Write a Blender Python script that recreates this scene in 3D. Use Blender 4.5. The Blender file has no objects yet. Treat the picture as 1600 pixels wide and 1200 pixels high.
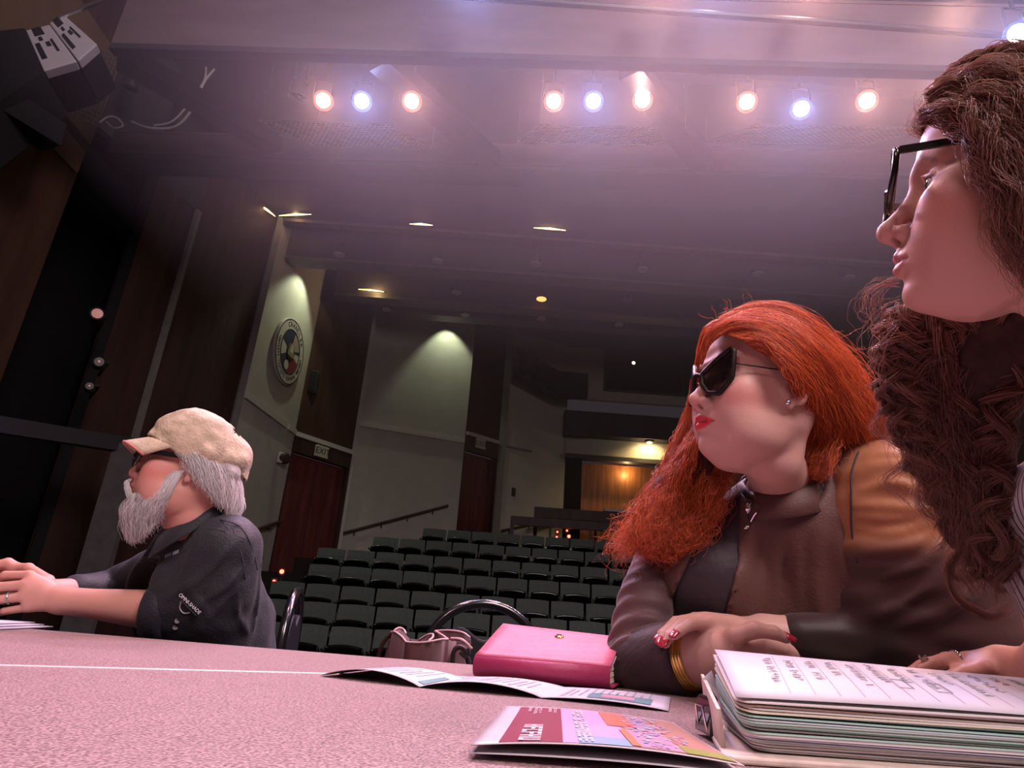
import bpy, bmesh, math, random
import numpy as np
from mathutils import Vector, Matrix
random.seed(7)
RNG = np.random.default_rng(7)
SC = bpy.context.scene
COL = SC.collection

# ------------------------------------------------------------------ camera
PITCH, ROLL = math.radians(20.27), math.atan(.072)
CAM = Vector((0, 0, .825))
_F = Vector((0, math.cos(PITCH), math.sin(PITCH)))
_R0, _U0 = Vector((1, 0, 0)), Vector((0, -math.sin(PITCH), math.cos(PITCH)))
_R = _R0*math.cos(ROLL) + _U0*math.sin(ROLL)
_U = _U0*math.cos(ROLL) - _R0*math.sin(ROLL)
cam = bpy.data.objects.new('camera', bpy.data.cameras.new('camera'))
COL.objects.link(cam)
cam.data.sensor_width = 36
cam.data.lens = 36*1000/1600
cam.data.clip_start = .02
cam.matrix_world = Matrix((( _R.x, _U.x, -_F.x, CAM.x), (_R.y, _U.y, -_F.y, CAM.y), (_R.z, _U.z, -_F.z, CAM.z), (0, 0, 0, 1)))
SC.camera = cam

def ray(x, y): return _F*1000 + _R*(x-800) - _U*(y-600)
def onz(x, y, z):
    d = ray(x, y); return CAM + d*((z-CAM.z)/d.z)
def onY(x, y, Y):
    d = ray(x, y); return CAM + d*(Y/d.y)
def dep(x, y, D): return CAM + ray(x, y)*(D/1000)

# ------------------------------------------------------------------ view and world
SC.view_settings.view_transform = 'Standard'
SC.view_settings.look = 'None'
SC.view_settings.gamma = 1
SC.view_settings.use_curve_mapping = False
SC.view_settings.exposure = 0.0
w = bpy.data.worlds.new('hall'); SC.world = w; w.use_nodes = True
w.node_tree.nodes['Background'].inputs[0].default_value = (.55, .42, .52, 1)
w.node_tree.nodes['Background'].inputs[1].default_value = .05
SC.cycles.volume_bounces = 0
SC.cycles.max_bounces = 6
SC.cycles.diffuse_bounces = 2
SC.cycles.glossy_bounces = 3
SC.cycles.transparent_max_bounces = 24
SC.cycles.sample_clamp_indirect = 4

def lamp(name, kind, loc, target, energy, col, size=.1, angle=40, blend=.4, vol=1.0):
    L = bpy.data.lights.new(name, kind); L.energy = energy; L.color = col
    if kind == 'SPOT': L.spot_size = math.radians(angle); L.spot_blend = blend; L.shadow_soft_size = size
    elif kind == 'AREA': L.size = size
    else: L.shadow_soft_size = size
    L.volume_factor = vol
    o = bpy.data.objects.new(name, L); COL.objects.link(o)
    o.location = loc
    d = Vector(target) - Vector(loc)
    o.rotation_euler = d.to_track_quat('-Z', 'Y').to_euler()
    return o

lamp('house_fill', 'AREA', (2.2, -2.2, 5.2), (1.0, 11, 2.0), 420, (1, .80, .84), 2.5, vol=0.0)  # unseen area fill added to brighten the seats and near figures
WARM, COOL, PINK = (1, .58, .47), (.55, .66, 1), (1, .66, .74)
# overhead stage lamps above and behind the table (outside the frame)
lamp('stage_wash', 'SPOT', (-1.3, 1.3, 5.6), (-.3, 1.1, .8), 400, (1, .60, .64), .25, 62, .8, 0.0)
lamp('stage_wash', 'SPOT', (1.3, .5, 5.8), (.7, .9, .9), 290, (1, .60, .64), .3, 55, .8, 0.0)
lamp('stage_fill', 'SPOT', (-2.2, -2.6, 4.6), (.2, 1.2, 1.0), 240, (1, .68, .70), .5, 50, .8, 0.0)
lamp('stage_back', 'SPOT', (2.6, 2.9, 4.6), (.8, 1.0, 1.2), 420, (1, .52, .38), .12, 40, .6, 0.0)

# ------------------------------------------------------------------ materials
def mat(name, col, rough=.6, metal=0, spec=.4, var=0, vscale=8, bump=0, bscale=60, stretch=(1, 1, 1), col2=None, coat=0, sheen=0, detail=4):
    m = bpy.data.materials.new(name); m.use_nodes = True
    nt = m.node_tree; b = nt.nodes['Principled BSDF']
    b.inputs['Roughness'].default_value = rough
    b.inputs['Metallic'].default_value = metal
    b.inputs['Specular IOR Level'].default_value = spec
    b.inputs['Coat Weight'].default_value = coat
    b.inputs['Sheen Weight'].default_value = sheen
    c = (*col, 1)
    b.inputs['Base Color'].default_value = c
    if var or col2 or bump:
        tc = nt.nodes.new('ShaderNodeTexCoord'); mp = nt.nodes.new('ShaderNodeMapping')
        mp.inputs['Scale'].default_value = stretch
        nt.links.new(tc.outputs['Object'], mp.inputs[0])
    if var or col2:
        n = nt.nodes.new('ShaderNodeTexNoise'); n.inputs['Scale'].default_value = vscale; n.inputs['Detail'].default_value = detail
        nt.links.new(mp.outputs[0], n.inputs['Vector'])
        r = nt.nodes.new('ShaderNodeValToRGB')
        r.color_ramp.elements[0].position = .3; r.color_ramp.elements[1].position = .7
        c2 = col2 if col2 else tuple(min(1, k*(1+var)) for k in col)
        c1 = col if col2 else tuple(k*(1-var) for k in col)
        r.color_ramp.elements[0].color = (*c1, 1); r.color_ramp.elements[1].color = (*c2, 1)
        nt.links.new(n.outputs['Fac'], r.inputs[0]); nt.links.new(r.outputs[0], b.inputs['Base Color'])
    if bump:
        n2 = nt.nodes.new('ShaderNodeTexNoise'); n2.inputs['Scale'].default_value = bscale; n2.inputs['Detail'].default_value = 3
        nt.links.new(mp.outputs[0], n2.inputs['Vector'])
        bp = nt.nodes.new('ShaderNodeBump'); bp.inputs['Strength'].default_value = bump; bp.inputs['Distance'].default_value = .01
        nt.links.new(n2.outputs['Fac'], bp.inputs['Height']); nt.links.new(bp.outputs[0], b.inputs['Normal'])
    return m
def glow(name, col, s):
    m = bpy.data.materials.new(name); m.use_nodes = True
    b = m.node_tree.nodes['Principled BSDF']
    b.inputs['Base Color'].default_value = (*col, 1)
    b.inputs['Emission Color'].default_value = (*col, 1); b.inputs['Emission Strength'].default_value = s
    return m
M = dict(
    white=mat('plaster', (.46, .44, .38), .85, var=.06, vscale=3, bump=.05, bscale=30),
    brown=mat('walnut_panel', (.062, .028, .018), .55, var=.3, vscale=3, stretch=(2, 2, .25), bump=.04),
    brown2=mat('walnut_dark', (.050, .023, .021), .55, var=.3, vscale=3, stretch=(2, 2, .25)),
    tan=mat('tan_plaster', (.16, .10, .055), .8, var=.15, vscale=2),
    black=mat('black_cloth', (.006, .006, .007), .9),
    dark=mat('dark_ceiling', (.05, .043, .05), .75, var=.15, vscale=1.5),
    beam=mat('beam_paint', (.145, .108, .110), .42, var=.15, vscale=1.2, stretch=(1, 1, 4)),
    steel=mat('black_steel', (.035, .033, .037), .5, spec=.5),
    trim=mat('grey_trim', (.20, .185, .17), .6, var=.1),
    rail=mat('rail_paint', (.55, .52, .47), .5),
    door=mat('door_wood', (.12, .032, .028), .4, var=.3, vscale=3, stretch=(3, 3, .3)),
    wood=mat('orange_wood', (.40, .16, .06), .45, var=.35, vscale=4, stretch=(4, 4, .25)),
    carpet=mat('dark_carpet', (.02, .016, .016), .95, var=.3, vscale=40),
    stage=mat('stage_floor', (.03, .027, .026), .5, var=.2, vscale=3),
    seatcloth=mat('seat_cloth', (.098, .128, .114), .75, var=.12, vscale=30, bump=.15, bscale=300, sheen=.2),
    gloss=mat('black_gloss', (.006, .006, .007), .22, spec=.6, coat=.5),
    chrome=mat('chrome', (.75, .75, .76), .12, metal=1),
    mesh=mat('wire', (.55, .53, .53), .3, metal=1),
    lampblack=mat('lamp_housing', (.02, .02, .022), .4, spec=.5),
    speaker=mat('speaker_white', (.55, .52, .55), .5),
    glass=mat('booth_glass', (.012, .015, .014), .12, spec=.7),
)
# ------------------------------------------------------------------ helpers
def tag(o, label=None, cat=None, group=None, kind=None):
    if label: o['label'] = label
    if cat: o['category'] = cat
    if group: o['group'] = group
    if kind: o['kind'] = kind
    return o
def empty(name, loc=(0, 0, 0), rz=0, label=None, cat=None, group=None):
    o = bpy.data.objects.new(name, None); COL.objects.link(o)
    o.location = loc; o.rotation_euler = (0, 0, rz); o.empty_display_size = .1
    return tag(o, label, cat, group)
def mesh_obj(name, verts, faces, m, parent=None, smooth=False, bevel=0, loc=None, segs=2):
    me = bpy.data.meshes.new(name); me.from_pydata([tuple(v) for v in verts], [], [tuple(f) for f in faces]); me.update()
    if m: me.materials.append(m)
    if smooth: me.polygons.foreach_set('use_smooth', [True]*len(me.polygons))
    o = bpy.data.objects.new(name, me); COL.objects.link(o)
    if parent: o.parent = parent
    if loc is not None: o.location = loc
    if bevel:
        b = o.modifiers.new('bevel', 'BEVEL'); b.width = bevel; b.segments = segs; b.limit_method = 'ANGLE'; b.harden_normals = False
    return o
class MB:
    """collects boxes, tubes and sheets into one mesh"""
    def __init__(s): s.v = []; s.f = []
    def add(s, v, f):
        n = len(s.v); s.v += [tuple(q) for q in v]; s.f += [tuple(i+n for i in q) for q in f]; return s
    def box(s, a, b):
        (x0, y0, z0), (x1, y1, z1) = a, b
        return s.add([(x0,y0,z0),(x1,y0,z0),(x1,y1,z0),(x0,y1,z0),(x0,y0,z1),(x1,y0,z1),(x1,y1,z1),(x0,y1,z1)],
                     [(0,3,2,1),(4,5,6,7),(0,1,5,4),(1,2,6,5),(2,3,7,6),(3,0,4,7)])
    def prism(s, plan, z0, z1):
        n = len(plan); v = [(p[0], p[1], z0) for p in plan] + [(p[0], p[1], z1) for p in plan]
        return s.add(v, [tuple(range(n))[::-1], tuple(range(n, 2*n))] + [(i, (i+1) % n, n+(i+1) % n, n+i) for i in range(n)])
    def hexa(s, q):   # eight corners, bottom ring then top ring
        return s.add(q, [(0,3,2,1),(4,5,6,7),(0,1,5,4),(1,2,6,5),(2,3,7,6),(3,0,4,7)])
    def bar(s, a, b, wd, ht, up=(0, 0, 1)):
        a, b = Vector(a), Vector(b); d = (b-a).normalized(); sd = d.cross(Vector(up)).normalized(); u2 = sd.cross(d).normalized()
        q = []
        for p in (a, b): q += [p-sd*wd/2-u2*ht/2, p+sd*wd/2-u2*ht/2, p+sd*wd/2+u2*ht/2, p-sd*wd/2+u2*ht/2]
        return s.add(q, [(0,1,2,3),(7,6,5,4),(0,4,5,1),(1,5,6,2),(2,6,7,3),(3,7,4,0)])
    def tube(s, pts, rad, n=8, cap=True, closed=False):
        pts = [Vector(p) for p in pts]; k = len(pts); rad = rad if hasattr(rad, '__len__') else [rad]*k
        up = None; v = []
        for i, p in enumerate(pts):
            if closed: d = pts[(i+1) % k]-pts[i-1]
            else: d = pts[min(i+1, k-1)]-pts[max(i-1, 0)]
            d.normalize()
            if up is None: up = Vector((0, 0, 1)) if abs(d.z) < .9 else Vector((1, 0, 0))
            sd = d.cross(up).normalized(); up = sd.cross(d).normalized()
            for j in range(n):
                t = 2*math.pi*j/n; v.append(p + (sd*math.cos(t)+up*math.sin(t))*rad[i])
        f = []
        for i in range(k if closed else k-1):
            a, b = i*n, ((i+1) % k)*n
            f += [(a+j, a+(j+1) % n, b+(j+1) % n, b+j) for j in range(n)]
        if cap and not closed: f += [tuple(range(n))[::-1], tuple((k-1)*n+j for j in range(n))]
        return s.add(v, f)
    def lathe(s, prof, n=20, axis=None, at=(0, 0, 0)):
        """prof: (radius, height) rings round +Z, turned to axis"""
        R = Vector((0, 0, 1)).rotation_difference(Vector(axis)).to_matrix() if axis is not None else Matrix.Identity(3)
        v = []
        for r_, h in prof:
            for j in range(n):
                t = 2*math.pi*j/n; v.append(R @ Vector((r_*math.cos(t), r_*math.sin(t), h)) + Vector(at))
        f = []
        for i in range(len(prof)-1):
            a, b = i*n, (i+1)*n
            f += [(a+j, a+(j+1) % n, b+(j+1) % n, b+j) for j in range(n)]
        f += [tuple(range(n))[::-1], tuple((len(prof)-1)*n+j for j in range(n))]
        return s.add(v, f)
    def grid(s, P):   # P[i][j] points
        a, b = len(P), len(P[0])
        return s.add([q for r_ in P for q in r_], [(i*b+j, i*b+j+1, (i+1)*b+j+1, (i+1)*b+j) for i in range(a-1) for j in range(b-1)])
    def build(s, name, m, parent=None, smooth=False, bevel=0, segs=2): return mesh_obj(name, s.v, s.f, m, parent, smooth, bevel, segs=segs)
def solidify(o, t, off=0):
    md = o.modifiers.new('thick', 'SOLIDIFY'); md.thickness = t; md.offset = off; return o
def struct(o, label): return tag(o, label, kind='structure')
def children(o): return list(o.children)
def copy_tree(o, parent=None):
    c = o.copy(); COL.objects.link(c)
    if parent: c.parent = parent
    for k in children(o): copy_tree(k, c)
    return c
def text_obj(name, body, size, m, parent, mw, extrude=.001, align='CENTER'):
    cu = bpy.data.curves.new(name, 'FONT'); cu.body = body; cu.size = size; cu.extrude = extrude; cu.align_x = align; cu.align_y = 'CENTER'
    cu.materials.append(m); o = bpy.data.objects.new(name, cu); COL.objects.link(o)
    bpy.context.view_layer.update()
    me = bpy.data.meshes.new_from_object(o.evaluated_get(bpy.context.evaluated_depsgraph_get())); bpy.data.objects.remove(o)
    o = bpy.data.objects.new(name, me); COL.objects.link(o); o.parent = parent; o.matrix_local = mw
    return o
def frame_mat(o, x, y):
    """matrix with origin o, x axis x, and y axis made square to it"""
    x = Vector(x).normalized(); y = Vector(y); z = x.cross(y).normalized(); y = z.cross(x)
    return Matrix(((x.x, y.x, z.x, o[0]), (x.y, y.y, z.y, o[1]), (x.z, y.z, z.z, o[2]), (0, 0, 0, 1)))
# ------------------------------------------------------------------ the hall
M['beam_dim'] = mat('beam_dim', (.085, .072, .070), .6, var=.2)
M['post'] = mat('post_grey', (.10, .092, .085), .7, var=.2)
def wall(name, pts, z0, z1, m, label, t=.12):
    """upright wall along plan points, thickened away from the hall (to its left-hand side)"""
    mb = MB()
    for a, b in zip(pts[:-1], pts[1:]):
        d = Vector((b[0]-a[0], b[1]-a[1])).normalized(); n = Vector((-d.y, d.x))*t
        mb.prism([a, b, (b[0]+n.x, b[1]+n.y), (a[0]+n.x, a[1]+n.y)], z0, z1)
    return struct(mb.build(name, m), label)
def part_wall(name, a, b, z0, z1, m, parent, out=.02, t=.02):
    """strip lying on a wall: proud of it by out"""
    d = Vector((b[0]-a[0], b[1]-a[1])).normalized(); n = Vector((d.y, -d.x))
    p = [(a[0]+n.x*out, a[1]+n.y*out), (b[0]+n.x*out, b[1]+n.y*out), (b[0]+n.x*(out-t), b[1]+n.y*(out-t)), (a[0]+n.x*(out-t), a[1]+n.y*(out-t))]
    return MB().prism(p, z0, z1).build(name, m, parent)

# stage floor and raked house floor
struct(MB().box((-6.5, -3, -.1), (8, 3.1, 0)).build('floor_stage', M['stage']), 'black stage floor under the tables')
struct(MB().box((-6.5, 3.1, -1.5), (8, 3.2, 0)).build('wall_stage_front', M['black']), 'black stage front facing the seats')
ROWY = [9.05, 9.98, 10.98, 11.92, 12.86, 13.9, 14.89]
ROWZ = [.60, .885, 1.17, 1.53, 1.90, 2.295, 2.67]       # top of the seat backs
fl = MB().box((-6.5, 3.2, -1.5), (8, 8.3, -.4))
for k in range(7):
    y1 = ROWY[k+1]-.75 if k < 6 else 21
    fl.box((-6.5, ROWY[k]-.75, -1.5), (8, y1, ROWZ[k]-.88))
struct(fl.build('floor', M['carpet']), 'dark carpeted stepped floor under the green seats')

# side walls, front to back
wl = wall('wall_left', [(-5.0, -3), (-5.0, 6.0)], -1, 9.2, M['brown'], 'brown wood panelled wall beside the stage')
part_wall('panel', (-5.0, 1), (-5.0, 3.7), -.9, 1.9, M['brown2'], wl)
part_wall('panel', (-5.0, 3.8), (-5.0, 5.95), -.9, 1.75, M['brown2'], wl)
part_wall('panel', (-5.0, 3.2), (-5.0, 5.98), 5.15, 5.45, M['tan'], wl)
part_wall('panel', (-5.0, 4.3), (-5.0, 5.98), 5.55, 6.8, M['tan'], wl, out=.05, t=.05)
wall('wall_left_recess', [(-5.0, 6.0), (-6.3, 6.05), (-6.3, 8.9), (-5.6, 8.0)], -1, 9.2, M['black'], 'black recess where the side lamps hang')
wp = wall('wall_left_panel', [(-5.56, 8.05), (-5.37, 9.0)], -1, 6.75, M['brown2'], 'dark wood panel with a pale edge beyond the black recess')
part_wall('edge_strip', (-5.376, 8.97), (-5.36, 9.06), -1, 6.78, M['trim'], wp, out=.06, t=.06)
wall('wall_left_middle', [(-5.35, 9.08), (-4.9, 10.9)], -1, 9.2, M['brown2'], 'broad dark wood wall before the seal wall')
wall('wall_left_upper', [(-6.2, 6.1), (-5.35, 9.06)], 6.78, 9.2, M['dark'], 'dark upper wall above the wood panel')
w1 = wall('wall_left_seal', [(-4.82, 11.0), (-4.62, 13.5)], -1, 9.2, M['white'], 'cream wall with the round seal on it')
part_wall('edge_strip', (-4.9, 10.9), (-4.82, 11.0), -1, 8.1, M['trim'], w1, out=.05, t=.05)
part_wall('chair_rail', (-4.81, 11.05), (-4.66, 13.0), 4.27, 4.39, M['rail'], w1, .05, .05)
part_wall('chair_rail', (-4.655, 13.06), (-4.62, 13.48), 4.27, 4.39, M['rail'], w1, .05, .05)
d1 = wall('wall_left_door', [(-4.62, 13.5), (-3.68, 14.9)], 3.92, 9.2, M['brown'], 'brown wall above the first exit doors')
part_wall('chair_rail', (-4.61, 13.51), (-3.68, 14.9), 4.26, 4.36, M['rail'], d1, .05, .05)
part_wall('lintel', (-4.61, 13.51), (-3.68, 14.9), 3.92, 4.26, M['brown2'], d1, .03, .05)
def double_door(name, a, b, z0, z1, label, back=.12):
    a, b = Vector((*a, 0)), Vector((*b, 0)); d = (b-a).normalized(); n = Vector((-d.y, d.x, 0))
    o = struct(empty(name, (a+b)/2), label); base = (a+b)/2; L = (b-a).length
    for s in (0, 1):
        p = a+d*(L*(.02+.49*s)) + n*back - base; q = a+d*(L*(.49+.49*s)) + n*back - base
        f = MB().prism([(p.x, p.y), (q.x, q.y), (q.x+n.x*.05, q.y+n.y*.05), (p.x+n.x*.05, p.y+n.y*.05)], z0, z1-.04).build('door_leaf', M['door'], o, bevel=.006)
        h = (q if s == 0 else p) + d*(.09 if s else -.09) - n*.04
        MB().tube([h+n*.04+Vector((0, 0, z0+1.0)), h+Vector((0, 0, z0+1.02)), h+Vector((0, 0, z0+1.3)), h+n*.04+Vector((0, 0, z0+1.32))], .012, 6).build('pull_handle', M['steel'], f)
        MB().tube([p+Vector((0, 0, z0+1.05))-n*.03+d*.08, q+Vector((0, 0, z0+1.05))-n*.03-d*.08], .014, 6).build('push_bar', M['steel'], f)
    mb = MB()
    for t in (0, L):
        p = a+d*t-base; mb.prism([(p.x-d.x*.03, p.y-d.y*.03), (p.x+d.x*.03, p.y+d.y*.03), (p.x+d.x*.03+n.x*.2, p.y+d.y*.03+n.y*.2), (p.x-d.x*.03+n.x*.2, p.y-d.y*.03+n.y*.2)], z0, z1)
    mb.build('door_frame', M['brown2'], o)
    return o
double_door('door_1', (-4.61, 13.52), (-3.68, 14.9), .35, 3.95, 'tall red brown double doors below the first exit sign')
wall('wall_left_return', [(-3.70, 14.95), (-3.9, 15.55)], -1, 9.2, M['white'], 'narrow cream return between the first doors and the cream wall', t=-.1)
w2 = wall('wall_left_back', [(-3.85, 15.6), (-1.15, 16.6)], -1, 9.2, M['white'], 'broad cream wall between the two exit doors')
part_wall('chair_rail', (-3.78, 15.62), (-1.16, 16.59), 5.17, 5.27, M['rail'], w2, .05, .05)
p4 = wall('wall_left_far_door', [(-1.15, 16.62), (-.25, 17.4)], 5.0, 9.4, M['brown2'], 'dark wood wall above the far exit doors')
part_wall('chair_rail', (-1.13, 16.63), (-.26, 17.4), 5.42, 5.52, M['rail'], p4, .05, .05)
part_wall('lintel', (-1.13, 16.63), (-.26, 17.4), 5.0, 5.40, M['brown2'], p4, .02, .05)
double_door('door_2', (-1.14, 16.64), (-.26, 17.4), 1.9, 5.02, 'tall red brown double doors below the far exit sign')
bw = wall('wall_back', [(-.25, 17.4), (-.05, 17.45)], -1, 9.6, M['trim'], 'grey corner strip at the end of the rear wall')
rear = wall('wall_back_rear', [(-.05, 17.5), (1.72, 18.4)], -1, 9.6, M['white'], 'cream rear wall beside the lit booth')
part_wall('chair_rail', (-.03, 17.51), (.7, 17.88), 5.38, 5.44, M['trim'], rear, .03, .03)
part_wall('switch_plate', (.2, 17.63), (.3, 17.68), 4.05, 4.28, M['brown2'], rear, .03, .03)
# rear booth: dark opening, wood back, gold soffit, balcony front, control window
wall('wall_back_booth', [(1.72, 18.4), (9, 18.4)], 7.3, 9.8, M['white'], 'cream wall around the control window above the booth')
bt = struct(MB().box((1.62, 17.9, 6.05), (9, 18.6, 6.75)).build('wall_back_balcony', M['dark']), 'dark balcony front above the lit booth')
MB().prism([(1.62, 17.9), (2.3, 17.9), (2.3, 17.86), (1.62, 17.86)], 5.98, 6.05).build('drip_edge', M['steel'], bt)
struct(MB().box((1.72, 18.35, 5.55), (9, 18.55, 6.05)).build('trim_1', M['white']), 'cream band under the balcony lit gold by a small lamp')
struct(MB().box((1.70, 18.3, 5.42), (9, 18.6, 5.55)).build('trim_2', M['steel']), 'black strip at the top of the booth opening')
struct(MB().box((1.70, 18.4, 1), (2.22, 19.0, 5.42)).build('wall_back_jamb', M['black']), 'black side of the booth opening')
struct(MB().box((2.2, 18.95, 1), (9, 19.05, 5.45)).build('wall_back_wood', M['wood']), 'orange wood wall inside the lit booth')
struct(MB().box((1.75, 18.3, 1), (9, 18.42, 2.95)).build('wall_back_low', M['black']), 'low black wall under the booth opening')
win = struct(empty('window_1', (4.0, 18.38, 8.45)), 'dark control booth window high in the rear wall')
MB().box((-1.15, -.02, -.80), (3.5, .0, .75)).build('window_pane', M['glass'], win)
mb = MB()
for a, b in (((-1.2, -.06, -.85), (3.55, 0, -.79)), ((-1.2, -.06, .74), (3.55, 0, .80)), ((-1.2, -.06, -.85), (-1.14, 0, .8)), ((1.2, -.05, -.8), (1.25, 0, .75))): mb.box(a, b)
mb.build('window_frame', M['steel'], win)
# right side, far beyond the people
wall('wall_right', [(8.0, 18.5), (7.6, -3)], -1, 9.8, M['brown2'], 'dark wood wall on the far side of the seats')

# ceiling panels and downstand beams
cl = struct(MB().box((-6.5, 2.5, 9.5), (8.2, 11, 9.7)).build('ceiling', M['dark']), 'dark ceiling above the lighting bridges')
struct(MB().box((-5.2, 6.9, 8.05), (8, 11.0, 8.2)).build('ceiling_panel_front', M['dark']), 'dark flat ceiling panel behind the lighting bridge')
struct(MB().box((-5.2, 10.95, 9.0), (8, 19, 9.2)).build('ceiling_panel_rear', M['dark']), 'dark ceiling over the rear seats')
def downstand(name, x0, x1, y, z0, z1, label):
    o = struct(MB().box((x0, y, z0), (x1, y+.35, z1)).build(name, M['dark']), label)
    MB().box((x0, y-.015, z0-.05), (x1, y+.36, z0)).build('soffit', M['beam_dim'], o)
    return o
downstand('beam_1', -4.72, 8, 11.3, 7.40, 9.0, 'first dark downstand beam across the ceiling')
downstand('beam_2', -4.3, 8, 13.4, 7.72, 9.0, 'second dark downstand beam across the ceiling')
downstand('beam_3', -3.6, 8, 15.3, 8.30, 9.0, 'third dark downstand beam across the ceiling')
struct(MB().box((-5.1, 10.95, 7.98), (8, 11.12, 8.08)).build('trim_3', M['beam_dim']), 'pale lip along the rear edge of the front ceiling panel')

# stage lighting bridges: two deep beams and three diagonal braces
def bridge(name, l, r_, z0, z1, t, label):
    d = (Vector(r_)-Vector(l)).normalized(); n = Vector((-d.y, d.x))
    p = [l, r_, (r_[0]+n.x*t, r_[1]+n.y*t), (l[0]+n.x*t, l[1]+n.y*t)]
    o = struct(MB().prism(p, z0, z1).build(name, M['beam']), label)
    q = [(a[0]-n.x*.01, a[1]-n.y*.01) for a in p[:2]]+[(a[0]+n.x*.01, a[1]+n.y*.01) for a in p[2:]]
    MB().prism(q, z0-.06, z0).build('bottom_flange', M['steel'], o)
    MB().prism(q, z1, z1+.03).build('top_flange', M['beam'], o)
    return o
A0, A1 = (-3.62, 4.2), (6.6, 3.65)
B0, B1 = (-4.92, 6.2), (6.0, 5.5)
bridge('beam_4', A0, A1, 5.2, 5.86, .07, 'nearer pinkish grey lighting bridge beam')
bridge('beam_5', B0, B1, 5.62, 5.92, .3, 'farther pinkish grey lighting bridge beam below the row of lamps')
for k, (a, b) in enumerate((((195, 92, 4.45), (430, 228, 6.0)), ((592, 92, 4.4), (768, 250, 5.9)), ((985, 105, 4.3), (1100, 262, 5.8)))):
    p, q = onY(*a), onY(*b)
    struct(MB().bar(p, q, .22, .16).build('beam_brace', M['steel']), ('dark diagonal brace next to the spare spotlight', 'dark diagonal brace between the first two lamp clusters', 'dark diagonal brace between the last two lamp clusters')[k])
o = struct(MB().box((-3.5, 4.5, 6.05), (6.5, 4.62, 6.12)).build('beam_pipe', M['steel']), 'upper steel bar of the nearer lighting bridge')

# ------------------------------------------------------------------ exit signs
M['exitface'] = mat('exit_face', (.55, .52, .40), .6)
M['ink'] = mat('dark_ink', (.02, .02, .02), .7)
def exit_sign(px, py, Y, along, label):
    p = onY(px, py, Y); x = Vector((along[0], along[1], 0)).normalized(); n = Vector((x.y, -x.x, 0))
    o = empty('exit_sign', p, 0, label, 'sign', 'exit signs')
    fm = frame_mat((0, 0, 0), x, (0, 0, 1))
    b = MB().box((-.17, -.13, -.05), (.17, .13, .03)).build('housing', M['exitface'], o, bevel=.01); b.matrix_local = fm
    text_obj('lettering', 'EXIT', .2, M['ink'], o, fm @ Matrix.Translation((0, 0, .033)))
    return o
exit_sign(503, 706, 13.98, (.94, 1.4), 'lit cream exit sign above the first tall doors')
exit_sign(751, 694, 16.93, (.9, .8), 'dim exit sign above the far tall doors')

# ------------------------------------------------------------------ round seal
M['sealwhite'] = mat('seal_white', (.50, .48, .43), .6)
M['sealblue'] = mat('seal_blue', (.02, .022, .05), .6)
M['sealred'] = mat('seal_red', (.22, .02, .03), .6)
M['sealgold'] = mat('seal_gold', (.30, .25, .10), .6)
sp = onY(444, 549, 12.35); sp.x = -4.70
seal = empty('wall_seal', sp, 0, 'round cream seal with dark lettering and a coloured emblem on cream wall', 'emblem')
fm = frame_mat((0, 0, 0), (.08, 1, 0), (0, 0, 1))
def on_seal(mb, name, m, dz=0):
    o = mb.build(name, m, seal); o.matrix_local = fm @ Matrix.Translation((0, 0, dz)); return o
R_ = .70
on_seal(MB().lathe([(R_, 0), (R_, .05), (R_-.02, .06), (.0, .06)], 48), 'disc', M['sealwhite'])
def ring(r0, r1, z0, z1, a0=0, a1=360, n=48, mb=None):
    mb = mb or MB(); P = []
    for i in range(n+1):
        t = math.radians(a0+(a1-a0)*i/n); c, s = math.cos(t), math.sin(t)
        P.append([(r0*c, r0*s, z0), (r0*c, r0*s, z1), (r1*c, r1*s, z1), (r1*c, r1*s, z0)])
    return mb.grid(P)
on_seal(ring(.665, .685, .055, .066), 'rim_line', M['ink'])
on_seal(ring(.45, .475, .055, .068), 'inner_ring', M['ink'])
on_seal(ring(.0, .45, .06, .064, 12, 165), 'emblem_sky', M['sealblue'])
mb = MB()
for k in range(4): ring(.20+.06*k, .232+.06*k, .06, .069, 20, 80, 16, mb)
on_seal(mb, 'emblem_stripes', M['sealwhite'])
mb = MB()
for k in range(3): ring(.232+.06*k, .262+.06*k, .06, .068, 20, 80, 16, mb)
on_seal(mb, 'emblem_stripes', M['sealred'])
on_seal(ring(.0, .44, .06, .064, 268, 345), 'emblem_field', M['sealred'])
on_seal(ring(.0, .44, .06, .064, 208, 266), 'emblem_field', M['sealblue'])
on_seal(MB().lathe([(.19, .06), (.19, .075), (.17, .08), (0, .08)], 24), 'emblem_shield', M['ink'])
mb = MB().add([(-.15, -.1, .082), (.15, -.1, .082), (.11, .12, .082), (0, .19, .082), (-.11, .12, .082)], [(0, 1, 2, 3, 4)])
on_seal(mb, 'emblem_shield', M['sealgold'])
mb = MB().add([(-.05, -.02, .084), (.09, -.02, .084), (.06, .13, .084), (0, .17, .084)], [(0, 1, 2, 3)])
on_seal(mb, 'emblem_figure', M['sealwhite'])
mb = MB().lathe([(.10, .06), (.10, .07), (0, .07)], 18, at=(-.08, -.32, 0)); on_seal(mb, 'emblem_disc', M['sealwhite'])
for i, ch in enumerate('CHANDLER'):
    t = math.radians(118-i*11.5); c, s = math.cos(t), math.sin(t)
    text_obj('lettering', ch, .15, M['ink'], seal, fm @ Matrix.Translation((c*.565, s*.565, .063)) @ Matrix.Rotation(t-math.pi/2, 4, 'Z'), .002)
mb = MB()                                    # the unreadable small lettering round the lower rim
for i in range(34):
    t = math.radians(168+i*5.9)
    if i % 9 == 8: continue
    c, s = math.cos(t), math.sin(t); r0, r1 = .53, .53+.05+.03*(i % 3 > 0)
    mb.bar((c*r0, s*r0, .064), (c*r1, s*r1, .064), .02, .004)
on_seal(mb, 'small_lettering', M['ink'])['kind'] = 'stuff'

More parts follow.
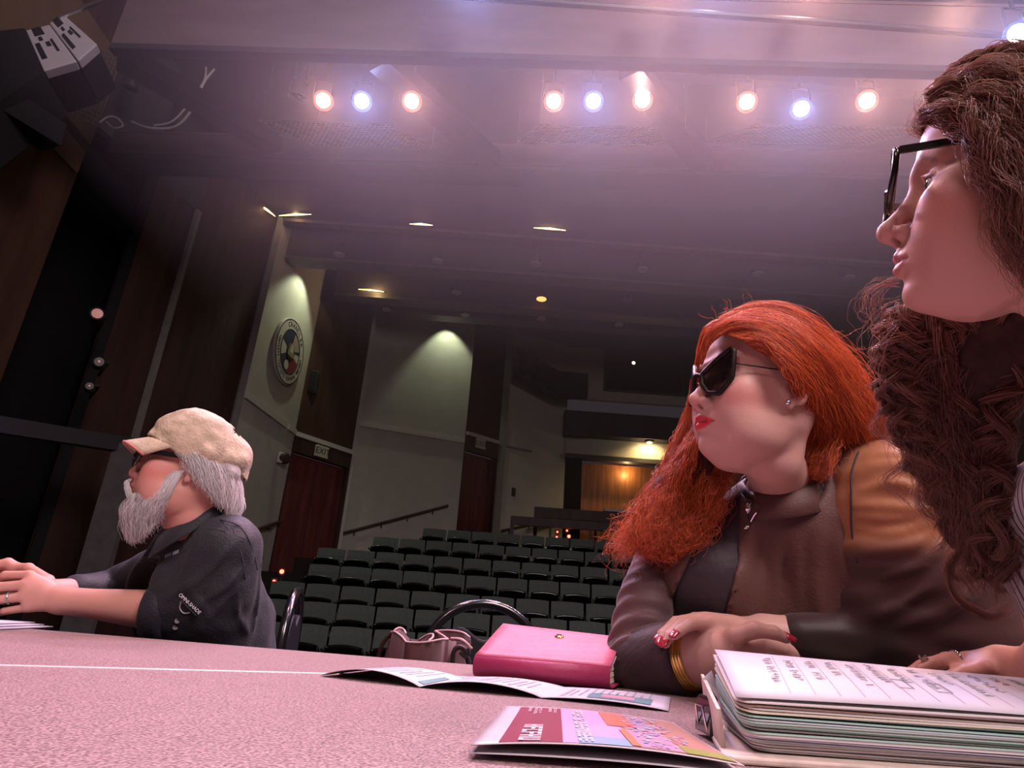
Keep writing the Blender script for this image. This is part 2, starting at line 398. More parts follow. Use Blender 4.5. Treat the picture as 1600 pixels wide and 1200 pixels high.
# small wall fittings
def fitting(name, p, size, m, label, cat, extra=None):
    o = empty(name, p, 0, label, cat)
    MB().box([-s/2 for s in size], [s/2 for s in size]).build('body', m, o, bevel=min(size)*.15)
    if extra: extra(o)
    return o
sp = onY(488, 599, 13.75)
def _grill(o): MB().box((-.1, -.17, -.24), (.12, -.155, .24)).build('grille', M['black'], o); MB().bar((0, .15, 0), (-.25, .35, .1), .05, .05).build('bracket', M['steel'], o)
fitting('wall_speaker', sp, (.26, .28, .55), M['steel'], 'small black loudspeaker on the brown wall above the first doors', 'speaker', _grill)
sp = onY(440, 716, 12.9)
def _bell(o): MB().lathe([(.12, 0), (.12, .05), (.08, .1), (0, .1)], 16, axis=(.8, -.6, 0), at=(.05, 0, 0)).build('horn', M['brown2'], o)
fitting('wall_alarm', sp, (.12, .2, .22), M['rail'], 'small round alarm horn on the cream seal wall', 'alarm', _bell)

# handrails
def handrail(name, pts, label, posts=3, off=(0, 0, 0), m=None):
    o = empty(name, pts[0], 0, label, 'handrail'); b = Vector(pts[0])
    q = [Vector(p)-b for p in pts]
    MB().tube(q, .035, 8).build('rail', m or M['brown'], o)
    for k in range(posts):
        t = (k+.4)/posts; p = q[0].lerp(q[-1], t)
        MB().tube([p, p+Vector((0, 0, -.10)), p+Vector((0, 0, -.10))+Vector(off)], .015, 6).build('bracket', M['steel'], o)
    return o
handrail('handrail', [(-3.72, 15.52, 2.50), (-1.4, 16.38, 3.46)], 'brown sloping handrail on the broad cream wall', 4, (-.03, .12, 0))
handrail('handrail', [(-4.62, 12.2, 2.05), (-4.52, 13.42, 2.42)], 'short brown handrail low on the seal wall behind the man', 2, (-.1, 0, 0))
handrail('handrail', [(-.0, 17.35, 3.05), (1.6, 18.2, 3.62)], 'brown handrail on the rear cream wall', 3, (-.03, .12, 0))

# balustrades in front of the booth
def balustrade(name, a, b, zt, zb, h, n, label):
    o = empty(name, (*a, zb), 0, label, 'railing'); d = Vector((b[0]-a[0], b[1]-a[1], 0))
    MB().bar((0, 0, zt-zb), d+Vector((0, 0, zt-zb)), .12, h).build('top_rail', M['brown2'], o)
    for k in range(n):
        p = d*(k/(n-1)); w_ = .05 if k else .09
        MB().box((p.x-w_/2+(.045 if k == 0 else 0), p.y-.04, 0), (p.x+w_/2+(.045 if k == 0 else 0), p.y+.04, zt-zb-h/2)).build('post', M['brown2'], o)
    return o
balustrade('balustrade', (.2, 15.5), (5.0, 15.5), 3.08, 1.785, .2, 6, 'dark wood balustrade just behind the back row of seats')
balustrade('balustrade', (.80, 16.4), (5.5, 16.4), 3.46, 1.785, .26, 4, 'second dark balustrade nearer the booth')
for k in range(2):
    p = onY(960+k*33, 793+k*3, 16.4); p.z = 3.645
    o = empty('paper_stack', p, 0, ('white papers lying on the booth rail beside the second stack', 'second stack of white papers lying on the booth rail, nearer the red hair')[k], 'papers')
    MB().box((-.27, -.12, -.05), (.27, .12, .0)).build('sheet', M['speaker'], o); MB().box((-.24, -.1, .0), (.25, .11, .02)).build('sheet', M['speaker'], o)

# acoustic box on the rear wall
pb = onY(868, 583, 16.9)
o = empty('ceiling_speaker_box', pb, 0, 'dark angled loudspeaker box with round ports hanging at the rear wall', 'speaker')
bx = MB().hexa([(-1.15, -.4, -.25), (.1, .1, -.62), (.1, .5, -.62), (-1.15, .0, -.25), (-1.15, -.4, .58), (.1, .1, .12), (.1, .5, .12), (-1.15, 0, .58)])
bx.build('cabinet', M['steel'], o)
MB().hexa([(.1, .1, -.62), (1.0, .5, -.45), (1.0, .8, -.45), (.1, .5, -.62), (.1, .1, .12), (1.0, .5, .25), (1.0, .8, .25), (.1, .5, .12)]).build('cabinet', M['steel'], o)
for k in range(6):
    u = (k//2+.5)/3; p = Vector((-1.15, -.4, .165)).lerp(Vector((.1, .1, -.25)), u) + Vector((0, 0, .17 if k % 2 else -.19))
    MB().lathe([(.15, 0), (.15, .02), (.11, .01), (0, .0)], 16, axis=(.37, -.93, 0), at=p).build('port', M['lampblack'], o)
# ------------------------------------------------------------------ pale post and dark ledge beside the man
o = struct(MB().box((-4.36, 7.0, -1), (-4.05, 7.08, 2.38)).build('trim_post', M['post']), 'pale grey square post in the dark behind the man')
struct(MB().hexa([(-5.0, 5.2, 2.05), (-4.9, 5.2, 2.05), (-4.1, 7.6, 2.38), (-4.3, 7.7, 2.38), (-5.0, 5.2, 2.2), (-4.9, 5.2, 2.2), (-4.1, 7.6, 2.55), (-4.3, 7.7, 2.55)]).build('trim_ledge', M['steel']), 'dark wooden ledge above the pale post')
# ------------------------------------------------------------------ stage lamps on the far bridge
CW = {'w': (1, .46, .36), 'b': (.36, .42, 1.0)}
M['lens_w'] = glow('lens_warm', (1, .80, .72), 60); M['lens_b'] = glow('lens_blue', (.70, .82, 1), 45)
M['gel_w'] = glow('gel_warm', (1, .26, .14), .75); M['gel_b'] = glow('gel_blue', (.20, .28, 1), .7)  # glowing rings that paint the coloured halo of each lamp
for k in ('gel_w', 'gel_b'):  # halo ring glow materials
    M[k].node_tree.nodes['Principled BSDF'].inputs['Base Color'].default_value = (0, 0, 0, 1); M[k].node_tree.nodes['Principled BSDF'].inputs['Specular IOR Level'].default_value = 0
def stage_lamp(px, py, Y, c, label, energy, r=.095, target=(.3, .9, 1.1), angle=34, pipe_z=0):
    p = onY(px, py, Y); ax = (Vector(target)-p).normalized()
    o = empty('stage_lamp', p, 0, label, 'spotlight', 'stage lamps on the lighting bridges')
    MB().lathe([(r*1.0, -.02), (r*1.15, -.01), (r*1.2, -.14), (r*1.0, -.32), (r*.5, -.36)], 20, axis=ax).build('housing', M['lampblack'], o, smooth=False)
    MB().lathe([(r*.97, .0), (r*.9, .012), (r*.5, .022), (.001, .026)], 24, axis=ax).build('lens', M['lens_'+c], o, smooth=True)
    MB().tube([Vector((-r*1.25, 0, 0))-ax*.12, Vector((-r*1.25, 0, .22))-ax*.12, Vector((r*1.25, 0, .22))-ax*.12, Vector((r*1.25, 0, 0))-ax*.12], .01, 6).build('yoke', M['steel'], o)
    MB().tube([Vector((0, 0, .22))-ax*.12, Vector((0, 0, max(.3, pipe_z-p.z)))-ax*.12], .014, 6).build('clamp', M['steel'], o)
    MB().lathe([(r*1.02, .0), (r*1.30, .02), (r*1.36, .045), (r*1.38, .045), (r*1.25, .0), (r*1.04, -.01)], 24, axis=ax).build('halo_ring', M['gel_'+c], o, smooth=True)  # emissive ring painting the halo round the lens
    lamp('stage_beam', 'SPOT', p+ax*.06, target, energy, CW[c], .05, 130, 1.0, 46.0)
    return o
LAMPS = [(505, 157, 'w', 'warm'), (565, 158, 'b', 'blue'), (643, 158, 'w', 'warm'), (865, 158, 'w', 'warm'), (927, 158, 'b', 'blue'), (1004, 156, 'w', 'warm'),
         (1167, 159, 'w', 'warm'), (1252, 170, 'b', 'blue'), (1355, 157, 'w', 'warm'), (1480, 122, 'w', 'warm')]
NTH = ['first', 'second', 'third', 'fourth', 'fifth', 'sixth', 'seventh', 'eighth', 'ninth', 'tenth']
POS = ['next to the spare spotlight', 'between two warm lamps of the first cluster', 'beside the middle brace', 'beyond the middle brace, largest glow', 'in the centre cluster', 'next to the third brace',
       'just beyond the third brace', 'low in the last cluster', 'last before the wire netting', 'just above the dark curly hair']
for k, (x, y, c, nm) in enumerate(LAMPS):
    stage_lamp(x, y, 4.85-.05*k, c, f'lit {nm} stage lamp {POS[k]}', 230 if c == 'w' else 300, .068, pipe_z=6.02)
# lamps of the nearer bridge, just above the frame
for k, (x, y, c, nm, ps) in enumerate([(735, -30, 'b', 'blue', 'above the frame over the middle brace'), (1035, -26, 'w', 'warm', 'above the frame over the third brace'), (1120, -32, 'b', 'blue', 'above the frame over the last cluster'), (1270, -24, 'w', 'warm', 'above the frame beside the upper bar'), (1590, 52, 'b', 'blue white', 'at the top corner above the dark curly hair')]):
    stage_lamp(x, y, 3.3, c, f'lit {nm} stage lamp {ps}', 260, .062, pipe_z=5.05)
a, b_ = onY(440, 157, 4.85), onY(1560, 140, 4.4)
struct(MB().tube([(a.x, a.y+.1, 6.02), (b_.x, b_.y+.1, 6.02)], .025, 8).build('beam_lamp_pipe', M['steel']), 'steel pipe carrying the far row of stage lamps')
struct(MB().tube([(-1.5, 3.4, 5.05), (3.6, 3.4, 5.05)], .025, 8).build('beam_front_pipe', M['steel']), 'steel pipe above the frame carrying the front lamps')
# an unlit spare spotlight and a clip lamp on the far bridge
def spare(px, py, Y, label, s=1):
    p = onY(px, py, Y); o = empty('spare_spotlight', p, 0, label, 'spotlight')
    MB().lathe([(.05*s, .30*s), (.075*s, .28*s), (.08*s, .02*s), (.11*s, -.02*s), (.125*s, -.22*s), (.11*s, -.22*s), (.1*s, -.05*s)], 18, axis=(.1, -.25, 1)).build('housing', M['lampblack'], o)
    MB().lathe([(.09*s, 0), (.05*s, .02*s), (0, .025*s)], 16, axis=(-.1, .25, -1), at=(-.02*s, .05*s, -.17*s)).build('lens', M['glass'], o)
    MB().tube([(-.14*s, 0, .1*s), (-.14*s, 0, .4*s), (.14*s, 0, .4*s), (.14*s, 0, .1*s)], .014*s, 6).build('yoke', M['chrome'], o)
    MB().box((-.04*s, -.05*s, .38*s), (.04*s, .05*s, .52*s)).build('clamp', M['chrome'], o)
    return o
spare(470, 128, 6.5, 'unlit silver spotlight hanging beside the first warm lamp')
spare(208, 118, 6.6, 'unlit spotlight hanging above the coiled cables', .8)

# side lamps in the dark recess
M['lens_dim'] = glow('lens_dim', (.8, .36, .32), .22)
for k, (x, y, lb) in enumerate(((152, 490, 'round pink lens of a dark lamp in the black recess'), (155, 565, 'small dark lamp with a pink glint below the round lens'), (140, 603, 'lowest dark lamp in the black recess'))):
    p = onY(x, y, 6.9); o = empty('side_lamp', p, 0, lb, 'spotlight'); r = (.062, .05, .04)[k]
    ax = (.5, -.8, -.1)
    MB().lathe([(r, 0), (r*1.3, .01), (r*1.4, -.2), (r*.8, -.34)], 16, axis=ax).build('housing', M['lampblack'], o)
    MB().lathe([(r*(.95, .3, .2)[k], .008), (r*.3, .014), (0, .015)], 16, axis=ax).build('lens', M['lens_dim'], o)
    MB().tube([(0, 0, 0), (-.1, .3, .1), (-.5, .8, .1)], .02, 6).build('arm', M['steel'], o)

# wire netting panels under the lamps
def netting(name, c, du, dv, nu, nv, label, t=.006):
    c, du, dv = Vector(c), Vector(du), Vector(dv); mb = MB()
    for i in range(nu+1): p = c+du*(i/nu); mb.bar(p, p+dv, t, t)
    for j in range(nv+1): p = c+dv*(j/nv); mb.bar(p, p+du, t, t)
    for p in (c, c+du, c+dv, c+du+dv): mb.bar(p, Vector((p.x+.001, p.y, 6.1)), t*.4, t*.4)
    b = mb.build(name, M['mesh']); tag(b, label, 'netting', kind='stuff'); return b
for k, (x0, x1, lb) in enumerate(((452, 655, 'silver wire netting under the first three lamps'), (812, 1040, 'silver wire netting under the centre lamps'), (1150, 1420, 'silver wire netting under the last lamps'))):
    p = onY(x0, 192, 5.15-.1*k); q = onY(x1, 198, 5.15-.1*k)
    d = q-p; q2 = Vector((.35, .55, .2)) if k == 0 else (Vector((-.22, .5, .2)) if k == 1 else Vector((-.32, .5, .2)))
    netting('wire_netting', p - (Vector((.3, 0, 0)) if k == 0 else Vector((-.2, 0, 0))), d, q2, 26, 13, lb)
for k, (x, y) in enumerate(((1405, 100), (1420, 95))):
    pass
p = onY(128, 215, 5.6)
netting('wire_netting', onY(52, 152, 4.75), onY(150, 195, 5.2)-onY(52, 152, 4.75), onY(185, 92, 5.2)-onY(150, 195, 5.2), 16, 16, 'wire netting over the tan panel beside the white speakers', .008)

# cables looping on the bridge
def cable(pts, label, r=.012):
    o = MB().tube(pts, r, 6).build('cable', M['rail'], None, smooth=True); return tag(o, label, 'cable')
def bez(ps, n=8):
    ps = [Vector(p) for p in ps]; out = []
    for i in range(len(ps)-1):
        p0, p1, p2, p3 = ps[max(i-1, 0)], ps[i], ps[i+1], ps[min(i+2, len(ps)-1)]
        for k in range(n):
            t = k/n; out.append(.5*((2*p1)+(p2-p0)*t+(2*p0-5*p1+4*p2-p3)*t*t+(3*p1-p0-3*p2+p3)*t**3))
    return out+[ps[-1]]
cable(bez([onY(335, 108, 6.4), onY(318, 130, 6.35), onY(300, 170, 6.3), onY(275, 197, 6.2), onY(235, 200, 6.1), onY(205, 190, 6.1)]), 'grey cable swinging down beside the first brace', .016)
cable(bez([onY(322, 105, 6.4), onY(318, 128, 6.35), onY(292, 166, 6.3), onY(268, 190, 6.2), onY(240, 196, 6.1)]), 'second grey cable hanging inside the first loop', .012)
cable(bez([onY(155, 192, 6.05), onY(168, 183, 6.05), onY(182, 184, 6.05), onY(192, 196, 6.05), onY(178, 200, 6.05), onY(165, 190, 6.05)]), 'small coil of grey cable at the end of the far bridge', .012)

# ceiling downlights, off except two
M['can'] = mat('can_trim', (.62, .58, .56), .4); M['can_on'] = glow('can_on', (1, .36, .09), 2.6); M['can_gold'] = glow('can_gold', (1, .80, .45), 40)
DL = [(530, 398, 11.2, 0), (684, 408, 11.2, 0), (837, 413, 11.2, 0), (1004, 421, 11.2, 0), (1184, 428, 11.2, 0), (1326, 434, 11.2, 0),
      (713, 457, 13.2, 0), (846, 467, 13.2, 1), (980, 468, 13.2, 0), (604, 483, 14.6, 0), (727, 492, 14.6, 0), (846, 498, 14.6, 0), (967, 507, 14.6, 0), (1130, 478, 13.2, 0)]
for k, (x, y, Y, on) in enumerate(DL):
    p = onY(x, y, Y)
    row = 'front' if Y < 12 else ('middle' if Y < 14 else 'rear'); i = sum(1 for q in DL[:k+1] if q[2] == Y)
    o = empty('downlight', p, 0, 'glowing orange ceiling downlight' if on else f'unlit round ceiling downlight, {NTH[i-1]} along the {row} ceiling row from the seal wall', 'downlight', 'ceiling downlights')
    MB().lathe([(.11, 0), (.12, .005), (.12, .12), (.05, .13), (.05, .2)], 16).build('housing', M['dark'], o)
    MB().lathe([(.115, -.012), (.115, 0), (.0, .004)], 16).build('lens', M['can_on'] if on else M['can'], o)
    MB().tube([(0, 0, .15), (0, 0, 9.02-p.z)], .012, 6).build('stem', M['steel'], o)
# gold lamp under the balcony and wall washers
p = onY(1015, 690, 18.1)
o = empty('soffit_lamp', p, 0, 'small bright gold lamp under the rear balcony', 'downlight')
MB().lathe([(.10, 0), (.06, .03), (.0, .035)], 16, axis=(0, -.4, -1)).build('lens', M['can_gold'], o)
MB().lathe([(.13, -.03), (.13, .1), (.05, .14)], 16).build('housing', M['steel'], o)
lamp('soffit_glow', 'SPOT', p+Vector((0, -.12, -.03)), p+Vector((0, .45, -1)), 130, (1, .66, .28), .06, 150, .6, 0)
lamp('booth_fill', 'POINT', (3.6, 18.7, 5.2), (0, 0, 0), 16, (1, .62, .26), .05, vol=0)  # hidden point light added to warm the booth's wood wall
lamp('soffit_bounce', 'POINT', p+Vector((0, -.05, -.12)), p, 9, (1, .72, .35), .05, vol=0)
p = onY(990, 567, 18.2)  # lamp reflection in the booth window, added as a glowing disc
o = empty('window_glint', p, 0, 'small added glow for a lamp reflection in the dark control booth window', 'light')
MB().lathe([(.05, 0), (.03, .02), (0, .025)], 12, axis=(0, -1, 0)).build('lens', glow('window_glint_glow', (1, .85, .6), 6), o); MB().lathe([(.06, -.15), (.06, -.005), (.05, -.004)], 12, axis=(0, -1, 0)).build('housing', M['steel'], o)  # glowing disc and backing of the added window glint
# wall washers over the two cream walls
def washer(p, tgt, e, label, angle=75):
    o = empty('wall_washer', p, 0, label, 'downlight')
    MB().lathe([(.09, -.12), (.1, -.12), (.1, .12), (.04, .15)], 14).build('housing', M['steel'], o)
    MB().lathe([(.085, -.115), (.0, -.112)], 14).build('lens', glow('washer_lens', (.85, 1, .7), 6), o)
    lamp('washer_light', 'SPOT', Vector(p)+Vector((0, 0, -.14)), tgt, e, (.86, .96, .66), .05, angle, .5, 0)
washer((-4.15, 12.3, 7.9), (-4.75, 12.35, 5.8), 110, 'wall washer lamp above the seal', 95)
washer((-1.75, 15.9, 8.75), (-1.85, 16.4, 7.0), 120, 'wall washer lamp above the broad cream wall', 80)
M['cove'] = glow('glint_gold', (1, .62, .22), 7)  # reflected glints on the ceiling edges, added as glowing strips
for k, (x0, y0, x1, y1, Y, lb) in enumerate(((402, 318, 430, 338, 10.5, 'thin added glow strip for a gold glint at the corner above the seal wall'), (436, 337, 486, 335, 10.6, 'added glow strip for a gold glint along the front ceiling panel edge'), (640, 350, 676, 352, 10.6, 'small added glow strip for a reddish gold glint, second along the ceiling edge'), (834, 356, 884, 360, 10.6, 'added glow strip for a gold glint near the middle of the ceiling edge'), (1062, 364, 1108, 367, 10.6, 'added glow strip for a gold glint beyond the middle of the ceiling edge'), (560, 452, 600, 456, 13.36, 'added glow strip for a gold glint on the second downstand beam'))):
    a, b_ = onY(x0, y0, Y), onY(x1, y1, Y); o = empty('glint_strip', a, 0, lb, 'light', 'gold ceiling glints')
    MB().tube([(0, 0, 0), ((b_-a)*.5)+Vector((0, 0, .012)), b_-a], [.004, .02, .004], 8).build('lens', M['cove'], o, smooth=True)  # glowing tube of the added glint strip
    MB().bar((0, .03, .02), (b_-a)+Vector((0, .03, .02)), .03, .03).build('glint_strip_back', M['steel'], o)
lamp('glint_fill', 'POINT', onY(588, 452, 13.25), (0, 0, 0), 9, (1, .68, .25), .03, vol=0)  # added point light for the gold patch on the beam face
lamp('glint_fill', 'POINT', onY(462, 336, 10.8), (0, 0, 0), 2.5, (1, .62, .22), .03, vol=0)  # added point light round the glint on the panel edge
# aisle and floor lights
M['redled'] = glow('red_led', (1, .06, .03), 14)
for k, (x, y, Y, lb) in enumerate(((440, 893, 11.6, 'red aisle light at the end of the third row'), (428, 908, 11.2, 'small red aisle light just below another near the man'), (871, 831, 16.0, 'red light behind the back row, upper one of two'), (870, 839, 15.7, 'red light behind the back row, lower one of two'), (886, 829, 16.1, 'tiny red light higher behind the back row'), (889, 838, 15.8, 'brightest orange red light behind the back row'))):
    p = onY(x, y, Y); o = empty('aisle_light', p, 0, lb, 'light', 'red aisle lights')
    MB().box((-.015, .05, -1.2 if k > 1 else -.9), (.015, .08, .03)).build('stem', M['steel'], o)
    r = .035 if k in (0, 5) else .022
    MB().lathe([(r, -.03), (r, .0), (r*.6, .02), (0, .025)], 12, axis=(0, -1, 0)).build('lens', M['redled'], o)
    MB().box((-.05, .02, -.06), (.05, .05, .05)).build('housing', M['steel'], o)

# loudspeaker cabinets hung at the side of the stage
for k in range(2):
    p = onY(72, 72, 4.2) if k == 0 else onY(120, 60, 4.2)
    o = empty('line_array_speaker', p, 0, ('white sided hanging loudspeaker, inner one next to its dark grille', 'white sided hanging loudspeaker, outer one against the bridge')[k], 'speaker', 'hanging loudspeakers')
    c = [(40, 47), (77, 38), (120, 96), (68, 111)] if k == 0 else [(77, 36), (97, 20), (152, 69), (122, 95)]
    q = [onY(*a, 4.2)-p for a in c]; bk = [v+Vector((-.03, .10, .01)) for v in q]; bk2 = [v+Vector((-.16, .55, .06)) for v in q]
    MB().hexa([bk[3], bk[2], bk2[2], bk2[3], bk[0], bk[1], bk2[1], bk2[0]]).build('rear_body', M['black'], o)
    MB().hexa([q[3], q[2], bk[2], bk[3], q[0], q[1], bk[1], bk[0]]).build('cabinet', M['speaker'], o, bevel=.01)
    a, b, c_, d = q
    def uv(u, v): return a.lerp(b, u).lerp(d.lerp(c_, u), v)
    for (u0, v0, u1, v1) in ((.25, .02, .62, .2), (.32, .25, .45, .33), (.12, .38, .28, .75), (.68, .36, .76, .66), (.48, .4, .62, .5)):
        s_ = Vector((0, -.008, 0)); quad = [uv(u0, v0)+s_, uv(u1, v0)+s_, uv(u1, v1)+s_, uv(u0, v1)+s_]
        MB().hexa([quad[3], quad[2], quad[2]-s_*2, quad[3]-s_*2, quad[0], quad[1], quad[1]-s_*2, quad[0]-s_*2]).build('rigging_slot', M['black'], o)
    if k == 0:
        g = [onY(-120, 60, 4.0)-p, onY(38, 44, 4.18)-p, onY(66, 113, 4.18)-p, onY(-60, 200, 3.95)-p]; bk = [v+Vector((-.1, .5, 0)) for v in g]
        MB().hexa([g[3], g[2], bk[2], bk[3], g[0], g[1], bk[1], bk[0]]).build('grille', M['black'], o)
    else:
        MB().tube([q[1]+Vector((0, 0, -.05)), onY(162, 0, 4.15)-p], .02, 6).build('hanging_rod', M['chrome'], o)
pa, pb_ = onY(-20, 150, 4.1), onY(84, 215, 4.6)
tag(MB().bar(pa, pb_, .25, .22).build('rigging_bar', M['black']), 'dark steel rigging bar below the hanging loudspeakers', 'bar')

# ------------------------------------------------------------------ haze in the air over the seats
hz = bpy.data.materials.new('haze'); hz.use_nodes = True
nt = hz.node_tree; nt.nodes.remove(nt.nodes['Principled BSDF'])
vs = nt.nodes.new('ShaderNodeVolumeScatter'); vs.inputs['Density'].default_value = .020; vs.inputs['Anisotropy'].default_value = .3
vs.inputs['Color'].default_value = (1, .95, 1, 1)
nt.links.new(vs.outputs[0], nt.nodes['Material Output'].inputs['Volume'])
tag(MB().box((-2.4, 1.9, 2.9), (7.5, 15.2, 9.4)).build('haze', hz), 'thin stage haze glowing around the lamps', 'haze', kind='stuff')
# ------------------------------------------------------------------ auditorium seats
def make_seat():
    root = empty('auditorium_seat')
    # back: gently dished panel leaning back, top corner rounding
    P = []
    for i in range(9):
        u = -1+2*i/8; x = u*.262; row = []
        for (y, z) in ((.0, -.46), (-.01, -.3), (.005, -.12), (.035, -.012*u*u-.006), (.055, -.012*u*u), (.075, -.012*u*u-.02), (.06, -.2), (.05, -.46)):
            row.append((x, y+.02*u*u*-1, z))
        P.append(row)
    mb = MB().grid(P); n = len(P[0]); mb.f += [tuple(range(n)), tuple(8*n+j for j in range(n))[::-1]]
    mb.build('backrest', M['seatcloth'], root, smooth=False)
    # tipped seat: thick pan whose glossy front lip bows upward
    P = []
    for i in range(11):
        u = -1+2*i/10; x = u*.235; c = 1-u*u
        row = []
        for (y, z) in ((-.06, -.46), (-.16, -.38), (-.30, -.29+.02*c), (-.335, -.262+.03*c), (-.33, -.235+.03*c), (-.29, -.232+.028*c), (-.15, -.30), (-.04, -.40)):
            row.append((x, y, z))
        P.append(row)
    mb = MB().grid(P); n = len(P[0]); mb.f += [(i*n+n-1, i*n, (i+1)*n, (i+1)*n+n-1) for i in range(10)]
    mb.f += [tuple(range(n)), tuple(10*n+j for j in range(n))[::-1]]
    mb.build('seat', M['gloss'], root, smooth=True)
    MB().box((-.293, -.30, -.30), (-.265, .0, -.265)).build('armrest', M['gloss'], root, bevel=.008, segs=1)
    MB().box((-.292, -.06, -.87), (-.266, .06, -.30)).build('leg', M['steel'], root)
    return root
proto = make_seat()
ROWX = [[-2.98+.545*i for i in range(10)], [-4.05+.553*i for i in range(12)], [-3.38+.556*i for i in range(11)], [-3.08+.557*i for i in range(10)],
        [-3.26+.557*i for i in range(12)], [-2.41+.5585*i for i in range(10)], [-1.51+.5585*i for i in range(8)]]
ROWX = [None]*7
spec = [(-2.203-.545*3, .565, 11), (-2.31-.56*3, .562, 13), (-3.656, .566, 11), (-3.36, .5575, 11), (-3.52, .564, 12), (-2.69, .559, 10), (-1.789, .5585, 9)]
ROWN = ['front row in view', 'second row in view', 'third row in view', 'fourth row in view', 'third row from the back', 'second row from the back', 'back row']
CNT = ['first', 'second', 'third', 'fourth', 'fifth', 'sixth', 'seventh', 'eighth', 'ninth', 'tenth', 'eleventh', 'twelfth', 'thirteenth']
first = True
for r in range(7):
    x0, dx, n = spec[r]
    for i in range(n):
        o = proto if first else copy_tree(proto)
        first = False
        x = x0+dx*(i+.5)
        o.location = (x, ROWY[r]-.03+.004*(x-.5)**2*-1, ROWZ[r]+.01)
        o.rotation_euler = (0, 0, 0)
        end = 'of the row end by the aisle' if i == 0 else 'from the aisle wall'
        tag(o, f'dark green folding seat, {CNT[i]} from the aisle wall in the {ROWN[r]}', 'seat', 'rows of dark green auditorium seats')
# ------------------------------------------------------------------ tables
tm = bpy.data.materials.new('speckled_laminate'); tm.use_nodes = True
nt = tm.node_tree; b = nt.nodes['Principled BSDF']; b.inputs['Roughness'].default_value = .42; b.inputs['Specular IOR Level'].default_value = .35
tc = nt.nodes.new('ShaderNodeTexCoord')
n1 = nt.nodes.new('ShaderNodeTexNoise'); n1.inputs['Scale'].default_value = 420; n1.inputs['Detail'].default_value = 2
n2 = nt.nodes.new('ShaderNodeTexNoise'); n2.inputs['Scale'].default_value = 9; n2.inputs['Detail'].default_value = 4
r1 = nt.nodes.new('ShaderNodeValToRGB'); r1.color_ramp.elements[0].position = .36; r1.color_ramp.elements[1].position = .66
r1.color_ramp.elements[0].color = (.135, .085, .086, 1); r1.color_ramp.elements[1].color = (.40, .285, .275, 1)
mx = nt.nodes.new('ShaderNodeMix'); mx.data_type = 'RGBA'; mx.blend_type = 'MULTIPLY'; mx.inputs[0].default_value = .35
r2 = nt.nodes.new('ShaderNodeValToRGB'); r2.color_ramp.elements[0].color = (.7, .7, .7, 1); r2.color_ramp.elements[1].color = (1.1, 1.1, 1.1, 1)
bp = nt.nodes.new('ShaderNodeBump'); bp.inputs['Strength'].default_value = .35; bp.inputs['Distance'].default_value = .002
L = nt.links.new
L(tc.outputs['Object'], n1.inputs['Vector']); L(tc.outputs['Object'], n2.inputs['Vector'])
L(n1.outputs['Fac'], r1.inputs[0]); L(n2.outputs['Fac'], r2.inputs[0]); L(r1.outputs[0], mx.inputs[6]); L(r2.outputs[0], mx.inputs[7])
L(mx.outputs[2], b.inputs['Base Color']); L(n1.outputs['Fac'], bp.inputs['Height']); L(bp.outputs[0], b.inputs['Normal'])
M['laminate'] = tm
M['edgeband'] = mat('edge_band', (.55, .46, .45), .4)
M['darkedge'] = mat('dark_edge', (.05, .03, .03), .5)

def table(name, plan, label, legs, edge):
    o = empty(name, (plan[0][0], plan[0][1], 0), 0, label, 'table', 'folding tables on the stage')
    b0 = Vector((plan[0][0], plan[0][1], 0))
    q = [(p[0]-b0.x, p[1]-b0.y) for p in plan]
    MB().prism(q, .712, .74).build('tabletop', M['laminate'], o, bevel=.003)
    c = Vector((sum(p[0] for p in q)/len(q), sum(p[1] for p in q)/len(q)))
    MB().prism([(c.x+(p[0]-c.x)*.96, c.y+(p[1]-c.y)*.96) for p in q], .69, .712).build('under_frame', M['darkedge'], o)
    for x, y in legs:
        MB().tube([(x-b0.x, y-b0.y, .70), (x-b0.x, y-b0.y, .0)], .016, 8).build('leg', M['steel'], o)
    a, b_ = (Vector((q[i][0], q[i][1], 0)) for i in edge)
    n = Vector((-(b_-a).y, (b_-a).x, 0)).normalized()
    MB().bar(a+Vector((0, 0, .733))+n*.002, b_+Vector((0, 0, .733))+n*.002, .010, .016).build('edge_band', M['edgeband'], o, bevel=.002)
    return o
s29 = lambda x: .990+(x+.186)*.549       # seam between the two tables
table('folding_table', [(-.62, s29(-.62)), (-.45, -.35), (.50, -.35), (.54, .80), (.56, 1.0), (.34, 1.03), (.28, 1.12), (.02, s29(.02))], 'speckled pinkish folding table holding the notebooks and the flyers', [(-.4, .2), (.42, -.25), (.46, .9), (0, .9)], (0, 7))
g = .008
table('folding_table', [(-1.9, s29(-1.9)+g), (-.64, s29(-.64)+g), (.015, s29(.02)+g), (.02, 1.36), (-.226, 1.385), (-1.9, 1.62)], 'farther folding table in front of the bearded man', [(-1.6, .6), (-.5, 1.0), (-.5, 1.35), (-1.7, 1.5)], (2, 3))

